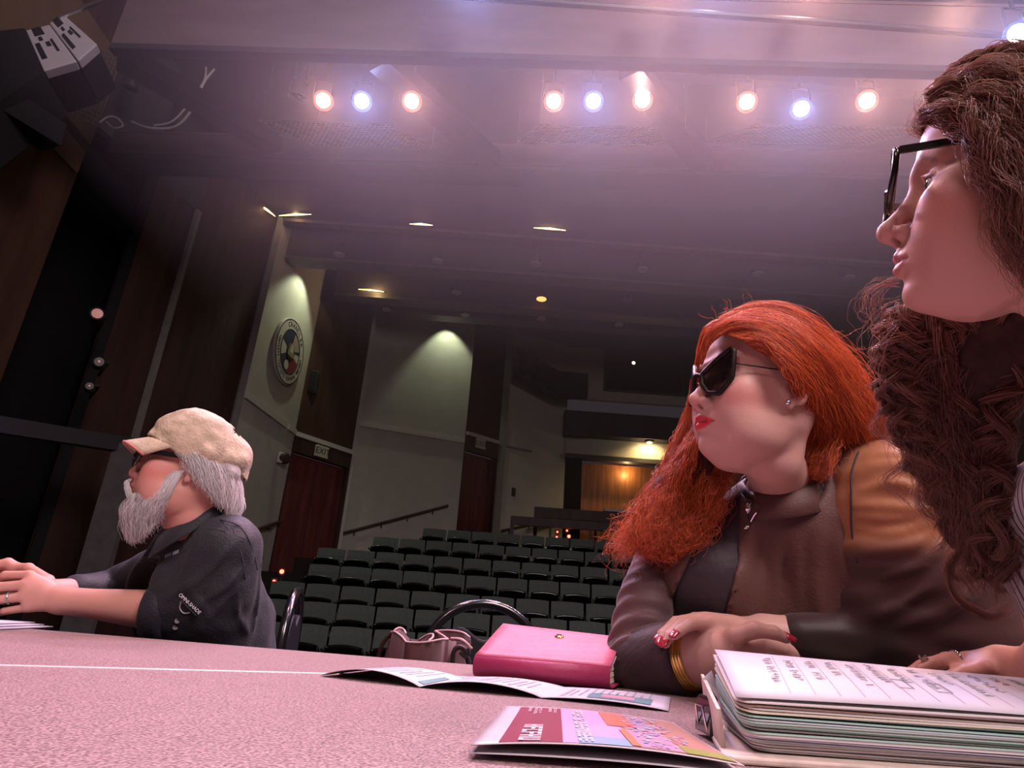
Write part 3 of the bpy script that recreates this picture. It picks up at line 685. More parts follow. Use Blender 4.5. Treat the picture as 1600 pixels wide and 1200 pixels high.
# ------------------------------------------------------------------ pink notebook
M['pink'] = mat('pink_cover', (.50, .105, .175), .5, var=.10, vscale=25, bump=.12, bscale=90)
M['pink2'] = mat('pink_spine', (.30, .025, .085), .5, bump=.1, bscale=90)
M['page'] = mat('page_edge', (.75, .68, .56), .8, var=.1, vscale=200, stretch=(1, 1, 8))
M['paper'] = mat('paper', (.52, .50, .54), .75)
M['gold'] = mat('gold', (.80, .52, .16), .25, metal=1)
A = Vector((-.026, 1.061, .7445)); e = Vector((.971, -.236, 0)); n = Vector((.29, .957, 0)); W_ = .205
pk = empty('pink_notebook', A, 0, 'bright pink notebook with a half raised cover lying on a white flyer', 'notebook')
mb = MB()
def cov(u, t):      # cover sheet: u along the spine, t away from it
    z = .028 + .046*t**1.25 - .008*u*t + .004*math.sin(t*3.1)
    return e*(u*W_) + n*(t*.140+.006*t*u) + Vector((0, 0, z))
P = [[cov(i/12, j/10) for j in range(11)] for i in range(13)]
def rc(P, r=.1): return P
solidify(mesh_obj('cover', *(lambda m: (m.v, m.f))(MB().grid(P)), M['pink'], pk, smooth=True), .003)
# spine, rounded
P = []
for i in range(2):
    row = []
    for k in range(9):
        a = math.pi*k/8; row.append(e*(i*W_) + n*(.004-.012*math.sin(a)) + Vector((0, 0, .0140-.0142*math.cos(a))))
    P.append(row)
solidify(mesh_obj('spine', *(lambda m: (m.v, m.f))(MB().grid(P)), M['pink2'], pk, smooth=True), .002)
def slab(mb, a, b, c, d, z0, z1): return mb.hexa([a+Vector((0,0,z0)), b+Vector((0,0,z0)), c+Vector((0,0,z0)), d+Vector((0,0,z0)), a+Vector((0,0,z1)), b+Vector((0,0,z1)), c+Vector((0,0,z1)), d+Vector((0,0,z1))])
mb = MB()
for k in range(8):
    j = .0005*(k % 3)
    slab(mb, e*.004+n*.004, e*(W_-.003-j)+n*.004, e*(W_-.004-j)+n*(.132), e*.006+n*(.132), .003+k*.0029, .003+k*.0029+.0026)
mb.build('page_block', M['page'], pk)
slab(MB(), Vector((0, 0, 0)), e*(W_+.004), e*(W_+.004)+n*.142, n*.142, -.001, .002).build('cover', M['pink2'], pk, bevel=.001)
solidify(mesh_obj('loose_page', [e*(W_-.03)+n*.03+Vector((0, 0, .027)), e*W_+n*.02+Vector((0, 0, .027)), e*(W_+.002)+n*.125+Vector((0, 0, .058)), e*(W_-.03)+n*.125+Vector((0, 0, .05))], [(0, 1, 2, 3)], M['paper'], pk), .0006)
c = cov(.52, .74)
MB().lathe([(.0075, -.001), (.0075, .0015), (.004, .0028), (0, .003)], 20, axis=(-.1, -.3, 1), at=c+Vector((0, 0, .0015))).build('gold_emblem', M['gold'], pk, smooth=True)
for s in (-1, 1):
    MB().tube([c+e*(.0045*s)+Vector((0, -.004, .004)), c+e*(-.003*s)+Vector((0, .004, .0055))], .0009, 6).build('gold_emblem_bar', M['darkedge'], pk)

# ------------------------------------------------------------------ folded flyer under it
M['grey_ink'] = mat('grey_ink', (.38, .35, .40), .8)
M['teal_ink'] = mat('teal_ink', (.10, .22, .24), .7); M['rose_ink'] = mat('rose_ink', (.55, .22, .28), .7)
FP = [(-.223, .925), (-.087, .872), (.062, .849), (.204, .806)]; FB = [.013, .011, .004]
def fly(s, t, up=0):
    k = min(int(s), 2); f_ = s-k
    a, b = Vector((*FP[k], 0)), Vector((*FP[k+1], 0)); q = a.lerp(b, f_) + Vector((.045, .165, 0))*t
    q.z = .7412 + FB[k]*math.sin(math.pi*f_)**.8*(1-.45*t) + up; return q
fo = empty('folded_flyer', fly(0, 0), 0, 'white folded flyer lying in waves under the pink notebook', 'flyer'); fb = fly(0, 0)
solidify(mesh_obj('sheet', *(lambda m: (m.v, m.f))(MB().grid([[fly(i/16, j/6)-fb for j in range(7)] for i in range(49)])), M['paper'], fo, smooth=True), .0005)
def patch(mb, f, s0, s1, t0, t1, up, ns=4, nt_=3): return mb.grid([[f(s0+(s1-s0)*i/ns, t0+(t1-t0)*j/nt_, up) for j in range(nt_+1)] for i in range(ns+1)])
mb = MB(); f2 = lambda s, t, up=0: fly(s, t, up)-fb
for k in range(3):
    for j in range(11):
        s = k+.12+.07*j
        if k == 2 and .3 < j/11 < 1: patch(mb, f2, s, s+.018, .55, .95 - .2*(j % 3 == 0), .0008, 1, 6)
        else: patch(mb, f2, s, s+(.016 if j % 4 else .034), .08+.2*random.random(), .95-.3*random.random(), .0008, 1, 6)
mb.build('printed_lines', M['grey_ink'], fo)
patch(MB(), f2, 2.35, 2.86, .10, .50, .0009, 6, 4).build('printed_photo', M['teal_ink'], fo)
patch(MB(), f2, 2.45, 2.72, .18, .40, .0012, 6, 4).build('printed_photo_figures', M['rose_ink'], fo)
patch(MB(), f2, .93, .99, .1, .7, .0009, 2, 4).build('printed_photo', M['teal_ink'], fo)

# ------------------------------------------------------------------ programme booklet in front
PC = [Vector((-.010, .468, .742)), Vector((.165, .462, .742)), Vector((.180, .694, .742)), Vector((.017, .728, .742))]
def prog(u, v, up=0):
    q = PC[0].lerp(PC[1], u).lerp(PC[3].lerp(PC[2], u), v)
    q.z = .7425 + .0105*(1-v)**1.5*(math.sin(math.pi*min(1, u*.75+.12))**.7) + .008*math.sin(math.pi*u)*v*(1-.6*v) + up; return q
pg = empty('programme_booklet', PC[0], 0, 'glossy programme booklet with a colourful printed cover on the bare table', 'booklet'); pb0 = PC[0].copy()
P2 = lambda u, v, up=0: prog(u, v, up)-pb0
pm = lambda n_, c: mat(n_, c, .28, spec=.5)
solidify(mesh_obj('cover', *(lambda m: (m.v, m.f))(MB().grid([[P2(i/24, j/16, .0006) for j in range(17)] for i in range(25)])), mat('cover_paper', (.58, .55, .57), .3), pg, smooth=True), .0006)
for k in range(1):
    solidify(mesh_obj('inner_page', *(lambda m: (m.v, m.f))(MB().grid([[(lambda q, c=.35: Vector((q.x, q.y, (q.z+pb0.z-.7415)*c+.7415-pb0.z)))(P2(i/16, j/8)) for j in range(9)] for i in range(17)])), M['paper'], pg, smooth=True), .0004)
def pr(name, u0, u1, v0, v1, c, up=.0012, n1=8, n2=8): return patch(MB(), P2, u0, u1, v0, v1, up, n1, n2).build(name, pm('print_'+name, c), pg, smooth=True)
pr('header_block', .10, .34, .015, .965, (.21, .045, .07))
pr('sky', .34, .62, .015, .965, (0.49, 0.39, 0.64)); pr('sky_low', .40, .60, .015, .17, (0.27, 0.42, 0.65), .0014)
pr('ground', .62, .985, .015, .965, (0.46, 0.26, 0.21)); pr('lawn', .80, .98, .02, .16, (0.30, 0.35, 0.09), .0016)
pr('roof', .56, .70, .50, .96, (0.66, 0.21, 0.15), .0016)
# roof wing tapering toward the sky, and the low gable
mb = MB().add([P2(0.38, 0.33, 0.00), P2(0.45, 0.30, 0.00), P2(0.49, 0.46, 0.00), P2(.60, .70, .0016)], [(0, 1, 2, 3)]); mb.build('roof_wing', pm('print_wing', (0.65, 0.18, 0.15)), pg)
pr('gable', .60, .635, .03, .40, (0.68, 0.24, 0.15), .0018)
pr('facade', .635, .80, .03, .92, (0.46, 0.32, 0.46), .0014)
cols = [(.25, .18, .55), (.55, .25, .60), (.85, .45, .62), (.25, .45, .70), (.80, .75, .80), (.75, .15, .25), (.35, .55, .60), (.85, .55, .50)]
groups = [MB() for _ in cols]
for k in range(150):
    u = .64+.22*random.random(); v = .04+.88*random.random()
    if u > .78 and v < .2: continue
    du, dv = .012+.03*random.random(), .006+.02*random.random()
    g_ = groups[random.randrange(8)]; up = .0019+.00025*random.random()
    g_.add([P2(u, v, up), P2(u+du, v+.3*dv, up), P2(u+du*.8, v+dv, up), P2(u+.1*du, v+.8*dv, up)], [(0, 1, 2, 3)])
for k, g_ in enumerate(groups): g_.build('crowd_print', pm(f'print_crowd_{k}', cols[k]), pg)['kind'] = 'stuff'
mb = MB()                       # white headings too small to read
def word(mb, u, v0, v1, h, n_):
    for i in range(n_):
        v = v0+(v1-v0)*i/n_; dv = (v1-v0)/n_
        if i and random.random() < .12: continue
        for (a, b_, c_, d_) in random.sample([(0, 1, 0, .25), (0, .22, 0, .8), (.42, .62, 0, .8), (.8, 1, 0, .8), (0, 1, .55, .8)], 3):
            patch(mb, P2, u+h*a, u+h*b_, v+dv*c_, v+dv*d_, .0019, 1, 1)
word(mb, .40, .04, .92, .058, 20)
word(mb, .17, .03, .40, .085, 6)
for u, v0, v1 in ((.155, .80, .95), (.19, .72, .95), (.215, .76, .95), (.27, .80, .95), (.30, .78, .95)): word(mb, u, v0, v1, .016, 12)
mb.build('white_lettering', pm('print_white', (.72, .66, .70)), pg)['kind'] = 'stuff'

# ------------------------------------------------------------------ thick open journal
M['cream_cover'] = mat('cream_cover', (.62, .52, .44), .6, var=.15, vscale=60)
J0 = Vector((.180, .520, .742)); jx = Vector((1, .02, 0)); jy = Vector((.22, .975, 0)).normalized()
jr = empty('open_journal', J0, 0, 'thick open journal with handwritten pages, many sheets fanned', 'notebook')
JL, JD = .31, .158
def jz(x, y, h):        # h 0..1 through the stack
    f_ = .036+.002*math.sin(x*9); bk = .066 - .006*(x/JL)
    return .004 + h*(f_ + (bk-f_)*(y/JD)**.8)
def sheet_outline(inset, r=.016, n=6):
    q = [(JL, inset), (JL, JD), (inset*.5, JD)]
    q += [(inset+r-r*math.cos(math.pi/2*i/n), inset+r-r*math.sin(math.pi/2*i/n)) for i in range(n+1)]
    return q
pcol = [(.80, .76, .74), (.74, .68, .54), (.46, .66, .58), (.60, .66, .70), (.72, .68, .66), (.42, .66, .57), (.68, .60, .62), (.60, .56, .66)]
pmats = [mat(f'journal_page_{k}', c, .8) for k, c in enumerate(pcol)]
NS = 30
order = [0, 4, 7, 6, 0, 4, 3, 7, 0, 6, 4, 2, 0, 5, 2, 6, 4, 2, 3, 5, 2, 5, 1, 1, 4, 1, 0, 4, 0, 0]
hs = 0
for k in range(NS):
    h0, h1 = k/NS, (k+.86)/NS
    ins = .002+.0035*random.random() + (.004 if k < 6 else 0) + (.010*max(0, (.75-k/NS)) if k < 22 else 0) - (.002 if k > 26 else 0)
    q = sheet_outline(max(0, ins)); v = []
    NX = 14; P = []
    # bottom and top skins as front strip + body, kept cheap
    for h in (h0, h1):
        v += [jx*x + jy*y + Vector((0, 0, jz(x, y, h) - (.0035*(1-min(1, x/.03))**2 if k > 24 else .0) + .0011*math.sin(17*x+k))) for x, y in q]
    m_ = len(q)
    f_ = [tuple(range(m_))[::-1], tuple(range(m_, 2*m_))] + [(i, (i+1) % m_, m_+(i+1) % m_, m_+i) for i in range(m_)]
    # split long sides so the sheets can wave
    mesh_obj('page', v, f_, pmats[order[k]], jr)
def jtop(x, y, up=0): return jx*x + jy*y + Vector((0, 0, jz(x, y, 1.0) + .0004 + up))
mb = MB().grid([[jtop(.002+.308*i/20, .002+.155*j/8) for j in range(9)] for i in range(21)])
solidify(mb.build('top_page', M['paper'], jr, smooth=True), .0004)
mb = MB()
for k in range(13):
    x = .045+.0195*k; patch(mb, lambda a, b, up: jtop(a+.10*(b-.02)*0+.012*(b/JD), b, up), x, x+.0006, .016, .146, .0006, 1, 4)
mb.build('ruled_lines', M['grey_ink'], jr)
mb = MB(); M['pencil'] = mat('pencil', (.40, .37, .42), .8)
for k in range(13):
    x = .034+.0195*k; y = .145-.02*random.random(); ye = .03+.05*random.random()
    while y > ye:
        if random.random() < .13: y -= .008; continue
        pts = []; L_ = .004+.005*random.random()
        for i in range(6): pts.append(jtop(x+.004+.0045*math.sin(i*2.2+random.random()*2)+.012*(y/JD), y-L_*i/5, .0009))
        mb.tube(pts, .00024, 3, cap=False); y -= L_+.0018
for (x, y) in ((.145, .05), (.175, .045)):
    q = [jtop(x, y, .0009), jtop(x+.012, y, .0009), jtop(x+.014, y+.03, .0009), jtop(x+.002, y+.03, .0009)]; mb.tube(q, .0004, 3, closed=True)
mb.build('handwriting', M['pencil'], jr)
v = []; q = [(JL+.004, -.006), (JL+.004, JD+.004), (-.008, JD+.004), (-.010, .004), (-.004, -.006)]
for z in (-.0015, .0035): v += [jx*x+jy*y+Vector((0, 0, z)) for x, y in q]
MB().add(v, [(4, 3, 2, 1, 0), (5, 6, 7, 8, 9)]+[(i, (i+1) % 5, 5+(i+1) % 5, 5+i) for i in range(5)]).build('cover', M['cream_cover'], jr, bevel=.0015)
# raised back board at the spine end, clip and tab
bd = [jx*-.008+jy*.03, jx*-.008+jy*(JD+.004)]
MB().hexa([bd[0]+Vector((0,0,.003)), bd[0]+jx*.004+Vector((0,0,.003)), bd[1]+jx*.004+Vector((0,0,.003)), bd[1]+Vector((0,0,.003)), bd[0]+Vector((-.002,0,.03)), bd[0]+jx*.003+Vector((-.002,0,.03)), bd[1]+jx*.003+Vector((-.004,0,.047)), bd[1]+Vector((-.004,0,.047))]).build('back_board', M['cream_cover'], jr)
cp = jx*-.012+jy*.115
MB().hexa([cp+Vector((-.004,-.022,.002)), cp+Vector((.008,-.022,.002)), cp+Vector((.008,.022,.002)), cp+Vector((-.004,.022,.002)), cp+Vector((-.001,-.022,.030)), cp+Vector((.003,-.022,.032)), cp+Vector((.003,.022,.032)), cp+Vector((-.001,.022,.030))]).build('binder_clip', M['gloss'], jr, bevel=.001)
MB().tube([cp+Vector((-.003, -.012, .004)), cp+Vector((-.006, -.01, .024)), cp+Vector((-.006, .01, .024)), cp+Vector((-.003, .012, .004))], .0009, 6).build('clip_wire', M['chrome'], jr)
tb = jx*-.008+jy*.135
solidify(mesh_obj('paper_tab', [tb+Vector((-.004, 0, .045)), tb+Vector((.008, -.012, .026)), tb+Vector((.010, .0, .035)), tb+Vector((.006, .006, .052))], [(0, 1, 2, 3)], M['paper'], jr), .0006)

# ------------------------------------------------------------------ loose sheets before the man
o = empty('paper_sheets', (-1.14, 1.36, .74), .15, 'white papers lying under the bearded man\'s hands', 'papers')
for k in range(3):
    MB().box((-.12, -.02+.012*k, .0015+.0032*k), (.17-.02*k, .2, .0035+.0032*k)).build('sheet', M['paper'], o)
# ------------------------------------------------------------------ black stage chairs
M['padblack'] = mat('pad_black', (.010, .0095, .013), .6, spec=.25)
def stage_chair():
    r = empty('stage_chair')
    N = 28; w_ = .205
    def arch(s, sc=1, dz=0):           # s 0..1 round the arch; x, z with z measured from the seat at .45
        a = math.pi*s; return Vector((-w_*sc*math.cos(a)*(1 if abs(math.cos(a)) < .99 else 1), 0, .20+.215*sc*math.sin(a)**.9+dz))
    pts = [Vector((-w_, .03, .0))]+[arch(i/N) + Vector((0, 0, 0)) for i in range(N+1)]+[Vector((w_, .03, .0))]
    MB().tube([p+Vector((0, 0, .46)) for p in pts], .017, 10).build('arch_rail', M['gloss'], r, smooth=True)
    # back pad: lower half-disc with a dip in the middle of its top edge
    top = [(-.19+.38*i/20, .66+ .170*math.sin(math.pi*min(1, max(0, i/20)))**.55 - .075*math.exp(-((i-10)/3.4)**2)) for i in range(21)]
    q = [(x, z) for x, z in top] + [(.19, .55), (.15, .50), (-.15, .50), (-.19, .55)]
    v = [(x, -.018+.06*x*x, z) for x, z in q]+[(x, .018+.06*x*x, z) for x, z in q]; n_ = len(q)
    MB().add(v, [tuple(range(n_)), tuple(range(n_, 2*n_))[::-1]]+[(i, n_+i, n_+(i+1) % n_, (i+1) % n_) for i in range(n_)]).build('back_pad', M['padblack'], r, bevel=.008)
    MB().box((-.21, -.42, .43), (.21, .01, .48)).build('seat', M['padblack'], r, bevel=.02)
    for x in (-.19, .19):
        MB().tube([(x, .02, .46), (x*1.05, .05, 0)], .012, 8).build('leg', M['steel'], r); MB().tube([(x, -.38, .44), (x*1.05, -.42, 0)], .012, 8).build('leg', M['steel'], r)
    return r
c1 = stage_chair(); c1.location = (-.035, 2.40, .0); c1.rotation_euler = (0, 0, .10)
tag(c1, 'black chair with an arched back rail behind the brown bag', 'chair', 'black stage chairs')
c2 = copy_tree(c1); c2.location = (-.74, 2.52, .0); c2.rotation_euler = (0, 0, 1.74)
tag(c2, 'black chair turned edge on, its rail gleaming beside the bearded man', 'chair', 'black stage chairs')

# ------------------------------------------------------------------ brown leather bag
M['leather'] = mat('brown_leather', (.050, .018, .018), .55, spec=.25, var=.2, vscale=12, bump=.05, bscale=120)
M['piping'] = mat('pale_piping', (.55, .33, .34), .4)
bo = dep(655, 1003, 1.55); bo.z = .45
bag = empty('leather_bag', bo, 0, 'brown leather handbag with pale edged seams standing behind the table edge', 'bag')
D_ = 1.55
def bp_(x, y, d=0): return dep(x, y, D_+d) - bo
def panel(name, top, bot, m=M['leather'], t=.004):
    P = [[a, a.lerp(b, .5), b] for a, b in zip(top, bot)]
    return solidify(mesh_obj(name, *(lambda m_: (m_.v, m_.f))(MB().grid(P)), m, bag, smooth=True), t)
def low(p, dx=0, dy=0): return Vector((p.x+dx, p.y+dy, .0))
front = [bp_(634, 1003, .02), bp_(645, 1004, .01), bp_(660, 1004, 0), bp_(675, 1002, -.005), bp_(690, 999, 0), bp_(699, 999, .01)]
panel('front_panel', front, [low(p) for p in front])
side = [bp_(634, 1003, .02), bp_(629, 996, .03), bp_(623, 991, .05), bp_(616, 987, .08), bp_(612, 989, .11)]
panel('side_panel', side, [low(p, -.012*i) for i, p in enumerate(side)])
back = [bp_(612, 988, .12), bp_(625, 983, .15), bp_(640, 998, .16), bp_(660, 1000, .16), bp_(680, 986, .13), bp_(700, 985, .10), bp_(722, 988, .07), bp_(734, 996, .05), bp_(735, 1004, .03)]
panel('back_panel', back, [low(p) for p in back])
rs = [bp_(699, 999, .012), bp_(704, 1001, .02), bp_(713, 1002, .03), bp_(726, 1003, .03), bp_(735, 1004, .03)]
panel('side_pocket', rs, [low(p) for p in rs])
for nm, pts in (('piping', front), ('piping', side), ('piping', [bp_(616, 985, .09), bp_(624, 981, .10), bp_(631, 984, .10), bp_(634, 990, .08)]), ('piping', [bp_(655, 1000, .12), bp_(668, 992, .10), bp_(676, 991, .09), bp_(676, 996, .07), bp_(670, 1001, .04)]), ('piping', [bp_(680, 986, .13), bp_(690, 992, .05), bp_(700, 999, .01)]), ('piping', back[4:8])):
    MB().tube(bez(pts, 5), .0028, 6).build(nm, M['piping'], bag, smooth=True)
MB().tube(bez([bp_(588, 1040, .1), bp_(594, 1015, .1), bp_(603, 998, .1), bp_(613, 988, .1)], 6), .006, 6).build('strap', M['leather'], bag, smooth=True)
MB().tube(bez([bp_(707, 1040, -.02), bp_(709, 1018, -.02), bp_(718, 1011, -.02), bp_(727, 1018, -.02), bp_(733, 1040, -.02)], 6), .006, 6).build('handle', M['darkedge'], bag, smooth=True)
MB().tube(bez([bp_(705, 998, -.01), bp_(722, 1000, -.03), bp_(737, 1014, -.03)], 6), .004, 6).build('strap', M['piping'], bag, smooth=True)
MB().hexa([bp_(717, 1022, -.03), bp_(720, 1017, -.03), bp_(730, 1027, -.03), bp_(727, 1031, -.03)]+[bp_(717, 1022, -.02), bp_(720, 1017, -.02), bp_(730, 1027, -.02), bp_(727, 1031, -.02)]).build('buckle', M['chrome'], bag)
MB().tube([bp_(731, 1013, -.035), bp_(732, 1024, -.035), bp_(736, 1034, -.035)], .0035, 8).build('clasp', M['chrome'], bag)
panel('base', [bp_(634, 1003, .02)*1, bp_(699, 999, .01)*1], [low(bp_(634, 1003, .02)), low(bp_(699, 999, .01))])
# chair carrying the bag
c3 = copy_tree(c1); c3.location = (bo.x+.02, bo.y+.26, -.03); c3.rotation_euler = (0, 0, .05)
for k in list(c3.children):
    if k.name.startswith(('arch_rail', 'back_pad')): bpy.data.objects.remove(k)
c3.name = 'stool'; tag(c3, 'low black padded stool under the brown bag', 'stool', 'black stage chairs')
# ------------------------------------------------------------------ smooth-blended solid modelling for bodies and clothes
f32 = np.float32
class Field:
    """a signed-distance sketch: primitives blended in order"""
    def __init__(s): s.ops = []
    def op(s, fn, c, rad, k=.01, mode=0): s.ops.append((fn, np.array(c, f32), rad, k, mode)); return s
    def ball(s, c, r, k=.01, mode=0, R=None, O=None):
        """ellipsoid with radii r (scalar or 3) in frame R at O"""
        R_, c = (np.eye(3) if R is None else np.array(R)), np.array(c, float)
        cw = c if O is None else np.array(O)+R_@c
        r = np.array([r]*3 if np.isscalar(r) else r, float)
        def fn(P):
            q = (P-cw)@R_
            k0 = np.linalg.norm(q/r, axis=1); k1 = np.linalg.norm(q/(r*r), axis=1)
            return k0*(k0-1)/np.maximum(k1, 1e-6)
        return s.op(fn, cw, r.max(), k, mode)
    def chain(s, pts, rad, k=.01, mode=0, R=None, O=None, kk=.0):
        pts = np.array([tuple(p) for p in pts], float)
        if O is not None: pts = np.array(O)+pts@np.array(R).T
        rad = np.array([rad]*len(pts) if np.isscalar(rad) else rad, float)
        def fn(P):
            out = None
            for i in range(len(pts)-1):
                a, b = pts[i], pts[i+1]; ab = b-a
                t = np.clip(((P-a)@ab)/max(ab@ab, 1e-9), 0, 1)
                d = np.linalg.norm(P-a-t[:, None]*ab, axis=1)-(rad[i]+(rad[i+1]-rad[i])*t)
                out = d if out is None else smin(out, d, kk)
            return out
        c = (pts.min(0)+pts.max(0))/2
        return s.op(fn, c, np.linalg.norm(pts-c, axis=1).max()+rad.max(), k, mode)
    def __call__(s, P):
        P = np.asarray(P, float); D = np.full(len(P), 1.0)
        for fn, c, rad, k, mode in s.ops:
            if mode == 3: D = fn(P, D); continue
            m = np.linalg.norm(P-c, axis=1) < rad+max(3*k, .02)+.03 if len(s.ops) > 1 else np.ones(len(P), bool)
            if not m.any(): continue
            d = fn(P[m])
            if mode == 0: D[m] = smin(D[m], d, k)
            elif mode == 1: D[m] = -smin(-D[m], d, k)
            elif mode == 2: D[m] = -smin(-D[m], -d, k)
        return D
def smin(a, b, k):
    if k <= 0: return np.minimum(a, b)
    h = np.clip(.5+.5*(b-a)/k, 0, 1); return b+(a-b)*h-k*h*(1-h)

def nets(fn, lo, hi, h, B=12):
    """naive surface nets over the box lo..hi; only blocks near the surface are sampled"""
    lo, hi = np.array(lo, float), np.array(hi, float)
    nb = np.maximum(1, np.ceil((hi-lo)/(h*B)).astype(int)); n = nb*B+1
    D = np.full(n, .5, f32)
    bi = np.stack(np.meshgrid(*[np.arange(q) for q in nb], indexing='ij'), -1).reshape(-1, 3)
    cen = lo+(bi+.5)*B*h; dc = fn(cen)
    act = np.abs(dc) < B*h*.87*1.55+.012
    for b, s_ in zip(bi[~act], dc[~act]):
        if s_ < 0: D[b[0]*B:(b[0]+1)*B+1, b[1]*B:(b[1]+1)*B+1, b[2]*B:(b[2]+1)*B+1] = -.5
    g = np.stack(np.meshgrid(*[np.arange(B+1)]*3, indexing='ij'), -1).reshape(-1, 3)
    A = bi[act]
    for i in range(0, len(A), 120):
        ch = A[i:i+120]; idx = (ch[:, None, :]*B+g[None]).reshape(-1, 3)
        d = fn(lo+idx*h); D[idx[:, 0], idx[:, 1], idx[:, 2]] = d
    S = D < 0
    c = np.zeros(tuple(n-1), np.uint8)
    for dx in (0, 1):
        for dy in (0, 1):
            for dz in (0, 1): c += S[dx:n[0]-1+dx, dy:n[1]-1+dy, dz:n[2]-1+dz]
    ijk = np.argwhere((c > 0) & (c < 8))
    ids = np.full(tuple(n-1), -1, np.int32); ids[ijk[:, 0], ijk[:, 1], ijk[:, 2]] = np.arange(len(ijk))
    cor = [(a, b, e) for a in (0, 1) for b in (0, 1) for e in (0, 1)]
    V = {q: D[ijk[:, 0]+q[0], ijk[:, 1]+q[1], ijk[:, 2]+q[2]].astype(float) for q in cor}
    acc = np.zeros((len(ijk), 3)); cnt = np.zeros(len(ijk))
    for q in cor:
        for ax in range(3):
            if q[ax]: continue
            q2 = list(q); q2[ax] = 1; q2 = tuple(q2)
            a, b = V[q], V[q2]; m = (a < 0) != (b < 0)
            t = np.where(m, a/np.where(m, a-b, 1), 0)
            p = np.tile(np.array(q, float), (len(ijk), 1)); p[:, ax] += t
            acc[m] += p[m]; cnt[m] += 1
    verts = lo+(ijk+acc/cnt[:, None])*h
    faces = []
    for ax in range(3):
        o1, o2 = [(1, 2), (2, 0), (0, 1)][ax]
        sl = [slice(1, -1)]*3; sl[ax] = slice(0, n[ax]-1)
        a = S[tuple(sl)]; sl2 = list(sl); sl2[ax] = slice(1, n[ax]); b = S[tuple(sl2)]
        e = np.argwhere(a != b); base = e.copy()
        base[:, o1] += 1; base[:, o2] += 1
        flip = a[e[:, 0], e[:, 1], e[:, 2]]
        def cid(d1, d2):
            q = base.copy(); q[:, o1] -= d1; q[:, o2] -= d2; return ids[q[:, 0], q[:, 1], q[:, 2]]
        quad = np.stack([cid(1, 1), cid(0, 1), cid(0, 0), cid(1, 0)], 1)
        quad = np.where(flip[:, None], quad, quad[:, ::-1])
        faces.append(quad[(quad >= 0).all(1)])
    return verts, np.concatenate(faces)

def sdf_obj(name, fn, lo, hi, h, m, parent=None, color=None, smooth_it=1, keep=None):
    v, f = nets(fn, lo, hi, h)
    for _ in range(smooth_it):                     # one light relaxing pass evens the facets
        s = np.zeros_like(v); c = np.zeros(len(v))
        for i in range(4):
            a, b = f[:, i], f[:, (i+1) % 4]
            np.add.at(s, a, v[b]); np.add.at(s, b, v[a]); np.add.at(c, a, 1); np.add.at(c, b, 1)
        v = v*.5+.5*s/np.maximum(c, 1)[:, None]
    me = bpy.data.meshes.new(name)
    me.vertices.add(len(v)); me.vertices.foreach_set('co', v.astype(f32).ravel())
    me.loops.add(len(f)*4); me.loops.foreach_set('vertex_index', f.astype(np.int32).ravel())
    me.polygons.add(len(f)); me.polygons.foreach_set('loop_start', np.arange(0, len(f)*4, 4, dtype=np.int32))
    me.polygons.foreach_set('use_smooth', np.ones(len(f), bool))
    me.update(calc_edges=True)
    if m: me.materials.append(m)
    if color is not None:
        a = me.color_attributes.new('Col', 'FLOAT_COLOR', 'POINT'); rgb = color(v)
        a.data.foreach_set('color', np.concatenate([rgb, np.ones((len(v), 1))], 1).astype(f32).ravel())
    o = bpy.data.objects.new(name, me); COL.objects.link(o)
    if parent:
        o.parent = parent; o.matrix_parent_inverse = parent.matrix_basis.inverted()
    return o

def hang(o, parent):
    """parent without moving"""
    o.parent = parent; o.matrix_parent_inverse = parent.matrix_basis.inverted(); return o

def vnoise(P, f, seed=0):
    """smooth value noise in -1..1"""
    Q = P*f+seed*17.13; i = np.floor(Q).astype(np.int64); t = Q-i; t = t*t*(3-2*t); out = 0
    for dx in (0, 1):
        for dy in (0, 1):
            for dz in (0, 1):
                hsh = ((i[:, 0]+dx)*374761393+(i[:, 1]+dy)*668265263+(i[:, 2]+dz)*2147483647+seed*974711) & 0x7fffffff
                hsh = (hsh ^ (hsh >> 13))*1274126177 & 0x7fffffff
                out = out+((hsh % 10007)/5003.5-1)*np.where(dx, t[:, 0], 1-t[:, 0])*np.where(dy, t[:, 1], 1-t[:, 1])*np.where(dz, t[:, 2], 1-t[:, 2])
    return out

def skin_mat(name, rough=.45):
    m = bpy.data.materials.new(name); m.use_nodes = True
    nt = m.node_tree; b = nt.nodes['Principled BSDF']; b.inputs['Roughness'].default_value = rough; b.inputs['Specular IOR Level'].default_value = .35
    a = nt.nodes.new('ShaderNodeAttribute'); a.attribute_name = 'Col'
    nt.links.new(a.outputs['Color'], b.inputs['Base Color'])
    b.inputs['Subsurface Weight'].default_value = .12; b.inputs['Subsurface Radius'].default_value = (1, .35, .2); b.inputs['Subsurface Scale'].default_value = .012
    tc = nt.nodes.new('ShaderNodeTexCoord'); n2 = nt.nodes.new('ShaderNodeTexNoise'); n2.inputs['Scale'].default_value = 420; n2.inputs['Detail'].default_value = 2
    bp = nt.nodes.new('ShaderNodeBump'); bp.inputs['Strength'].default_value = .12; bp.inputs['Distance'].default_value = .002
    nt.links.new(tc.outputs['Object'], n2.inputs['Vector']); nt.links.new(n2.outputs['Fac'], bp.inputs['Height']); nt.links.new(bp.outputs[0], b.inputs['Normal'])
    return m

